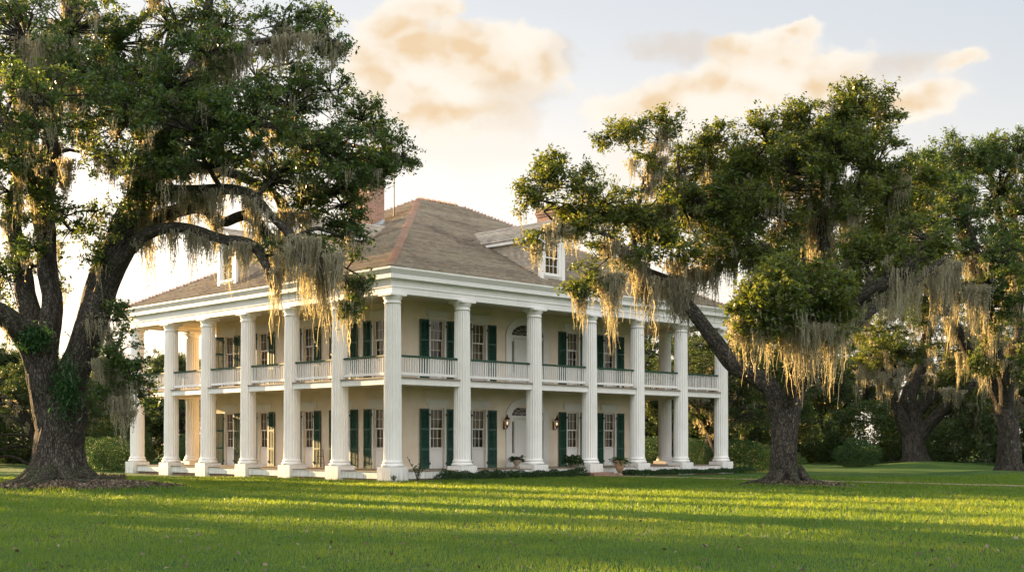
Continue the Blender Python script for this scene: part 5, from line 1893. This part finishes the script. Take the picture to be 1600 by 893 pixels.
# ------------------------------------------------------------------ shrubs, pots, borders
def leafy(c, r, n, leaf, mn=0.0, stems=6, zflat=True, twigs=True):
    """leaves over an uneven mass about c (local), radii r; returns leaf NP and stem NP"""
    lf, st = NP(), NP()
    q = unit(rng.normal(size=(n, 3)))
    bump_ = 0.50 + 0.95 * fbm(q * 2.3 + c[0] * 3.1 + 5, 4)[:, None]
    P = np.asarray(c) + q * np.asarray(r) * bump_ * (0.62 + 0.38 * rng.random((n, 1)) ** 0.4)
    P = P[P[:, 2] > mn]
    leaves(lf, P, np.full(len(P), leaf), np.clip(0.15 + rng.random(len(P)) * 0.8, 0, 1), 0.5, 0.5)
    for i in range(stems):
        a = 2 * math.pi * i / stems
        e = np.asarray(c) + np.array([math.cos(a) * r[0] * .6, math.sin(a) * r[1] * .6, r[2] * 0.3])
        b0 = np.array([c[0] + math.cos(a) * r[0] * .15, c[1] + math.sin(a) * r[1] * .15, mn])
        V, Q, A = tube_arrays(np.array([b0, (b0 + e) / 2 + (0, 0, .1), e]), np.array([0.03, 0.02, 0.008]), 5)
        st.add(V, Q, A)
    return lf, st


def shrub(name, loc, r, n, leaf, label, cat, m='hedgeleaf', group=None, rz=0.0, zc=None):
    e = empty(name, tuple(loc), rz, label=label, cat=cat, group=group)
    lf, st = leafy((0, 0, zc if zc is not None else r[2] * 0.86), r, n, leaf, 0.02)
    link('foliage', lf.mesh('foliage', M[m]), e)
    link('stems', st.mesh('stems', M['bark'], True, True), e)
    return e


h1 = shrub('hedge', (-24.6, 77.2, 0), (1.75, 1.2, 1.25), 17000, 0.075, 'clipped dark green hedge mound left of the house, by the first left column', 'hedge', group='hedge mounds round the house', zc=0.85)
for (x, y, sx, sz, rz, lb) in [(-27.6, 82, 1.1, 1.0, .7, 'hedge mound half behind the big left trunk'),
                               (-22.6, 88, 1.3, 1.1, 1.5, 'hedge mound seen between the first two left columns'),
                               (-19.6, 90, 1.15, 1.0, 2.6, 'hedge mound behind the warm lit back column at the left'),
                               (14.3, 77.5, 1.25, 0.95, 0.3, 'hedge mound right of the last right column'),
                               (10.6, 94, 1.1, 1.05, 2.2, 'dark hedge mound seen under the right gallery before the back column'),
                               (14.2, 97, 1.0, 1.0, 1.1, 'sunlit topped hedge mound between the last two right columns'),
                               (17.0, 79.5, 1.0, 0.75, 3.9, 'lower hedge mound just left of the lawn oak trunk'),
                               (25.5, 92, 1.0, 1.0, .4, 'yellow green bush left of the broad golden oak trunk')]:
    c = copy_tree(h1)
    c.location = (x, y, 0)
    c.scale = (sx, sx, sz)
    c.rotation_euler = (0, 0, rz)
    c['label'] = lb
under = shrub('understory_bush', (20.0, 112, 0), (3.6, 3.0, 2.6), 7000, 0.26, 'tall dark bush in the undergrowth behind the hedge at the right end of the house', 'bush', 'bgleaf', 'undergrowth bushes under the far trees')
ulist = [(-66, 130, 1.2), (-58, 128, 1.0), (-51, 131, 1.2), (-44, 128, 1.0), (-38, 126, 1.25), (-31, 124, 1.1), (-25, 126, 1.0), (-34, 108, 0.75), (-30, 98, 0.6), (3, 124, 1.1), (9, 122, 1.2), (15, 128, 1.2), (26, 128, 1.3), (33, 134, 1.2),
         (38, 118, 1.0), (43, 130, 1.3), (48, 122, 1.2), (52, 112, 1.1), (57, 122, 1.3), (62, 112, 1.2), (41.5, 102, 0.9), (46, 100, 0.85), (36.5, 106, 0.9), (50, 98, 0.9), (28, 112, 0.7), (-72, 124, 1.2), (66, 126, 1.3), (20, 140, 1.5), (31.5, 112, 1.15), (30, 124, 1.3), (-43.5, 111, 0.95), (-47, 118, 1.1), (-39.5, 114, 0.9), (-62, 118, 1.0), (48, 140, 1.6), (-48, 142, 1.3)]
for i, (x, y, s) in enumerate(ulist):
    c = copy_tree(under)
    c.location = (x, y, 0)
    c.scale = (s, s, s * random.uniform(.8, 1.15))
    c.rotation_euler = (0, 0, i * 1.9)
    side = 'left of the house' if x < 0 else 'right of the house'
    c['label'] = 'dark undergrowth bush %s under the far trees' % side

# fern clump in the fork of the big left oak
def frond_plant(name, loc, n_fr, L, label, cat, m='fern', droop=1.0, parent=None, spread=(0, 2 * math.pi), group=None, part=None):
    lf = NP()
    C, Rn = [], []
    for i in range(n_fr):
        a = random.uniform(*spread)
        l = L * random.uniform(0.55, 1.1)
        up = random.uniform(0.25, 0.95)
        K = 13
        for j in range(2, K):
            t = j / (K - 1)
            p = np.array([math.cos(a) * l * t * (1.05 - 0.3 * up), math.sin(a) * l * t * (1.05 - 0.3 * up), l * (up * t * 1.15 - droop * t * t * 0.85)])
            for s in (-1, 1):
                w = 0.18 * l * (1 - t) ** 0.7 + 0.015
                C.append(p + np.array([-math.sin(a) * s * w, math.cos(a) * s * w, -0.02]) * random.uniform(.5, 1.05))
                Rn.append(random.random() * .9)
    C = np.array(C)
    leaves(lf, C, np.full(len(C), 0.16 * L + 0.02), np.array(Rn), 0.8, 0.34)
    me = lf.mesh(part or name, M[m])
    if parent is not None:
        return link(part or name, me, parent, loc)
    o = link(name, me, None, loc)
    return tag(o, label, cat, group)


def bark_fern(center, r, n, label):
    lf = NP()
    c = np.asarray(center)
    P = rng.normal(size=(n, 3)) * np.asarray(r) * 0.55
    leaves(lf, P, np.full(n, 0.17), rng.random(n) * 0.8, 0.3, 0.32, 0.6)
    tag(link('fern_clump', lf.mesh('fern_clump', M['fern']), None, tuple(c)), label, 'fern', 'ferns growing on the big left oak')


bark_fern(at(104, 608, YL - 1.05), (0.46, 0.24, 0.85), 1300, 'dark green fern clump in the fork of the big left oak')
bark_fern(at(52, 528, YL - 1.25), (0.6, 0.26, 0.38), 1300, 'fern clump on the limb leaving the big left oak towards the left edge')

# urn on the ground by the steps, pots on the porch
def urn(name, loc, prof, m, label, cat, plant):
    e = empty(name, tuple(loc), 0, label=label, cat=cat)
    p = MB()
    p.lathe(prof, 28)
    p.build('pot', M[m], e, smooth=40)
    s = MB()
    zt = prof[-1][1]
    s.lathe([(0.0, zt - 0.04), (prof[-1][0] * 0.98, zt - 0.05)], 20, cap=False)
    s.build('soil', M['soil'], e)
    frond_plant('plant', (0, 0, zt - 0.05), plant[0], plant[1], None, None, plant[2], plant[3], parent=e, part='plant')
    return e


URN = [(0.17, 0), (0.18, 0.05), (0.10, 0.10), (0.09, 0.15), (0.17, 0.25), (0.235, 0.42), (0.265, 0.62), (0.27, 0.72), (0.31, 0.74), (0.32, 0.79), (0.28, 0.80)]
BOWL = [(0.13, 0), (0.14, 0.05), (0.09, 0.09), (0.13, 0.16), (0.22, 0.27), (0.25, 0.36), (0.27, 0.40), (0.25, 0.41)]
urn('planter_urn', hw(14.75, -1.05, 0.02), URN, 'terracotta', 'tall terracotta urn of arching green leaves by the brick steps', 'urn', (44, 0.62, 'fern', 0.8))
urn('potted_plant', hw(10.35, 2.35, ZF), BOWL, 'stonepot', 'pale bowl with a dark leafy plant left of the front door', 'potted plant', (50, 0.52, 'hedgeleaf', 0.55))
urn('potted_plant', hw(12.9, 0.45, ZF), BOWL, 'stonepot', 'pale pot half hidden by its spilling fern right of the front door', 'potted plant', (70, 0.72, 'fern', 1.35))
urn('potted_plant', hw(13.95, 1.7, ZF), BOWL, 'stonepot', 'pale pot with a dark bushy plant against the green shutter', 'potted plant', (60, 0.66, 'hedgeleaf', 0.8))
urn('potted_plant', hw(1.3, 10.2, ZF), [(0.1, 0), (0.14, 0.18), (0.15, 0.2)], 'stonepot', 'small white pot with a thin plant on the left porch', 'potted plant', (14, 0.5, 'hedgeleaf', 0.4))


def wire_stand(loc):
    m = MB()
    for sx in (-1, 1):
        for sy in (-1, 1):
            m.tube([(sx * 0.2, sy * 0.15, 0), (sx * 0.16, sy * 0.12, 0.5), (sx * 0.12, sy * 0.1, 0.95)], [0.012] * 3, 5)
    for z, k in ((0.25, .18), (0.6, .15), (0.95, .12)):
        m.tube([(-k, -k * .8, z), (k, -k * .8, z), (k, k * .8, z), (-k, k * .8, z), (-k, -k * .8, z)], [0.012] * 5, 5)
        m.box(-k, -k * .8, z - 0.008, k, k * .8, z + 0.004)
    o = m.build('plant_stand', M['iron'], None, loc=tuple(loc))
    tag(o, 'thin dark iron plant stand against the left porch wall', 'plant stand')


wire_stand(hw(2.75, 9.45, ZF))

# young shrub by the corner plinth, seedling
def sapling(loc, H, n, label, cat):
    e = empty('young_shrub', tuple(loc), 0, label=label, cat=cat)
    lf, st = NP(), NP()
    C = []
    for i in range(n):
        a = 2 * math.pi * i / n + random.uniform(-.3, .3)
        tip = np.array([math.cos(a) * H * random.uniform(.15, .42), math.sin(a) * H * random.uniform(.15, .42), H * random.uniform(.55, 1.05)])
        P = np.array([(0, 0, 0), tip * [.35, .35, .45], tip])
        V, Q, A = tube_arrays(P, np.array([0.014, 0.01, 0.005]), 5)
        st.add(V, Q, A)
        for t in np.linspace(.35, 1, 9):
            C.append(tip * [t * t, t * t, t] + rng.normal(0, .04, 3))
    C = np.array(C)
    leaves(lf, np.vstack([C, C + rng.normal(0, .05, C.shape)]), np.full(2 * len(C), 0.10), rng.random(2 * len(C)), .3, .5)
    link('foliage', lf.mesh('foliage', M['hedgeleaf']), e)
    link('stems', st.mesh('stems', M['bark'], True, True), e)


sapling(hw(0.62, -1.05, 0), 1.15, 9, 'spindly young shrub growing before the corner plinth', 'shrub')
sapling(hw(-0.55, -0.75, 0), 0.42, 3, 'tiny weed sprouting against the corner plinth', 'weed')


def border(a, b_, n, hgt, label):
    """low planting along the porch, one mass"""
    lf = NP()
    t = rng.random(n)
    P = a + (b_ - a) * t[:, None]
    nrm = np.array([HDL[0], HDL[1], 0]) * -1
    wv = rng.normal(0, 0.26, n)
    hh = hgt * (0.35 + 0.95 * fbm(np.column_stack([t * 30, np.zeros(n), np.zeros(n)]), 3)) * np.exp(-(wv / 0.5) ** 2)
    P = P + nrm * wv[:, None]
    P[:, 2] = hh * rng.random(n) ** 0.6 + 0.02
    leaves(lf, P, np.full(n, 0.13), rng.random(n) * 0.8, 0.3, 0.28)
    tag(link('border_planting', lf.mesh('border_planting', M['hedgeleaf'])), label, 'ground cover', None, 'stuff')


border(hw(2.0, -0.95), hw(12.1, -0.95), 9000, 0.45, 'low dark green planting along the porch left of the brick steps')
border(hw(15.2, -0.95), hw(27.0, -0.95), 8000, 0.30, 'low dark green planting along the porch right of the brick steps')

# litter round the roots, shaggy stump
def litter_bed(cx, cy, rx, ry, n, label, seed):
    K, Rr = 48, 10
    V, q = [(cx, cy, float(gz(cx, cy)) + 0.03)], []
    an = np.linspace(0, 2 * math.pi, K, endpoint=False)
    ed = 0.75 + 0.5 * fbm(np.column_stack([np.cos(an) * 2 + seed, np.sin(an) * 2, np.zeros(K)]), 3)
    P = rng.normal(size=(n * 2, 2)) * [rx * .5, ry * .5]
    ang = np.arctan2(P[:, 1] / ry, P[:, 0] / rx)
    rad = np.hypot(P[:, 0] / rx, P[:, 1] / ry)
    lim = np.interp(ang % (2 * math.pi), np.append(an, 2 * math.pi), np.append(ed, ed[0]))
    P = P[rad < lim * 1.08][:n]
    lf = NP()
    C = np.column_stack([cx + P[:, 0], cy + P[:, 1], gz(cx + P[:, 0], cy + P[:, 1]) + rng.random(len(P)) * 0.07 + 0.02])
    leaves(lf, C, np.full(len(C), 0.15), rng.random(len(C)), 0.9, 0.5)
    ring = []
    for r_ in np.linspace(0.02, 1, Rr):
        for k in range(K):
            x, y = cx + math.cos(an[k]) * rx * ed[k] * r_, cy + math.sin(an[k]) * ry * ed[k] * r_
            ring.append((x, y, float(gz(x, y)) + 0.045 - 0.05 * r_ ** 4))
    for j in range(Rr - 1):
        for k in range(K):
            k2 = (k + 1) % K
            q.append((j * K + k, j * K + k2, (j + 1) * K + k2, (j + 1) * K + k))
    bed = mesh_np('bare_soil', np.array(ring), np.array(q), M['mulch'], smooth=True)
    tag(link('bare_soil', bed), kind='structure')
    tag(link('leaf_litter', lf.mesh('leaf_litter', M['litter'])), label, 'leaf litter', None, 'stuff')


litter_bed(-15.9, 45.5, 3.5, 2.1, 7000, 'brown fallen leaves and twigs round the roots of the big left oak', 1.0)
litter_bed(11.3, 47.9, 1.7, 0.9, 900, 'thin fallen leaves at the foot of the lawn oak', 4.0)
se = empty('tree_stump', tuple(gnd(176, 763)), 0, label='low shaggy stump beside the roots of the big left oak', cat='stump')
se.location.z = 0.0
m = MB()
m.lathe([(0.55, 0.0), (0.46, 0.15), (0.42, 0.32), (0.36, 0.44), (0.15, 0.5), (0, 0.51)], 18)
for i, v in enumerate(m.v):
    k = 1 + 0.25 * math.sin(5 * math.atan2(v[1], v[0]) + v[2] * 4)
    m.v[i] = (v[0] * k, v[1] * k, v[2])
m.build('stump_wood', M['stump'], se, smooth=60)
lf = NP()
n = 900
a = rng.uniform(0, 2 * math.pi, n)
zz = rng.random(n) * 0.5
rr_ = 0.55 - 0.35 * zz + rng.normal(0, .04, n)
leaves(lf, np.column_stack([np.cos(a) * rr_, np.sin(a) * rr_, zz + 0.06]), np.full(n, 0.16), rng.random(n) * .6, 0, 0.16, 0.8)
link('dry_fringe', lf.mesh('dry_fringe', M['litter']), se)


# ------------------------------------------------------------------ grass blades on the near lawn
def grass():
    P = []
    for (y0, y1, dens) in ((14.5, 22, 380), (22, 31, 230), (31, 43, 150), (43, 64, 120)):
        xw = y1 * 0.43 + 9
        n = int((y1 - y0) * 2 * xw * dens)
        P.append(np.column_stack([rng.uniform(-xw, xw, n), rng.uniform(y0, y1, n), np.full(n, (y0 + y1) / 2)]))
    P = np.concatenate(P)
    keep = np.abs(P[:, 0]) < P[:, 1] * 0.43 + 0.8 + 7 * rng.random(len(P)) ** 1.5
    # not on the path, the porch, the soil round the trunks
    rel = P[:, :2] - HO
    lx = rel @ HDR
    ly = rel @ HDL
    keep &= ~((np.abs(lx - 13.6) < 0.72) & (ly < 0))
    keep &= ~((lx > -0.75) & (ly > -0.75) & (lx < 27))
    for cx, cy_, rx, ry in ((-15.9, 45.5, 3.0, 1.8), (11.3, 47.9, 1.2, 0.6)):
        keep &= (((P[:, 0] - cx) / rx) ** 2 + ((P[:, 1] - cy_) / ry) ** 2) > rng.random(len(P)) * 0.8 + 0.3
    P = P[keep]
    n = len(P)
    pat = np.clip(0.5 + 1.9 * (fbm(np.column_stack([P[:, 0] * 0.4, P[:, 1] * 0.4, np.zeros(n)]), 4) - 0.5), 0, 1)
    tuft = fbm(np.column_stack([P[:, 0] * 2.2, P[:, 1] * 2.2, np.zeros(n)]), 2)
    far = np.clip(P[:, 2] / 20, 0.8, 2.4)
    h = (0.035 + 0.085 * tuft ** 1.6) * rng.uniform(0.6, 1.35, n) * (0.85 + 0.25 * far)
    w = 0.0055 * rng.uniform(0.7, 1.4, n) * far ** 1.25
    a = rng.uniform(0, 2 * math.pi, n)
    ln = rng.uniform(0.2, 0.9, n)
    b = a + rng.uniform(-.8, .8, n) + math.pi / 2
    z0 = gz(P[:, 0], P[:, 1]) - 0.01
    A = np.column_stack([P[:, 0] - np.cos(a) * w, P[:, 1] - np.sin(a) * w, z0])
    B = np.column_stack([P[:, 0] + np.cos(a) * w, P[:, 1] + np.sin(a) * w, z0])
    T = np.column_stack([P[:, 0] + np.cos(b) * h * ln, P[:, 1] + np.sin(b) * h * ln, z0 + h])
    V = np.stack([A, B, T], 1).reshape(-1, 3)
    rn = np.clip(0.08 + 0.5 * pat + 0.38 * (rng.random(n) - 0.4) + 0.25 * (rng.random(n) > 0.965), 0, 1)
    me = mesh_np('grass', V, np.arange(3 * n).reshape(n, 3), M['grass'], rn)
    tag(link('grass', me), 'short mown green grass over the front lawn', 'grass', None, 'stuff')


grass()
scatter_leaves()
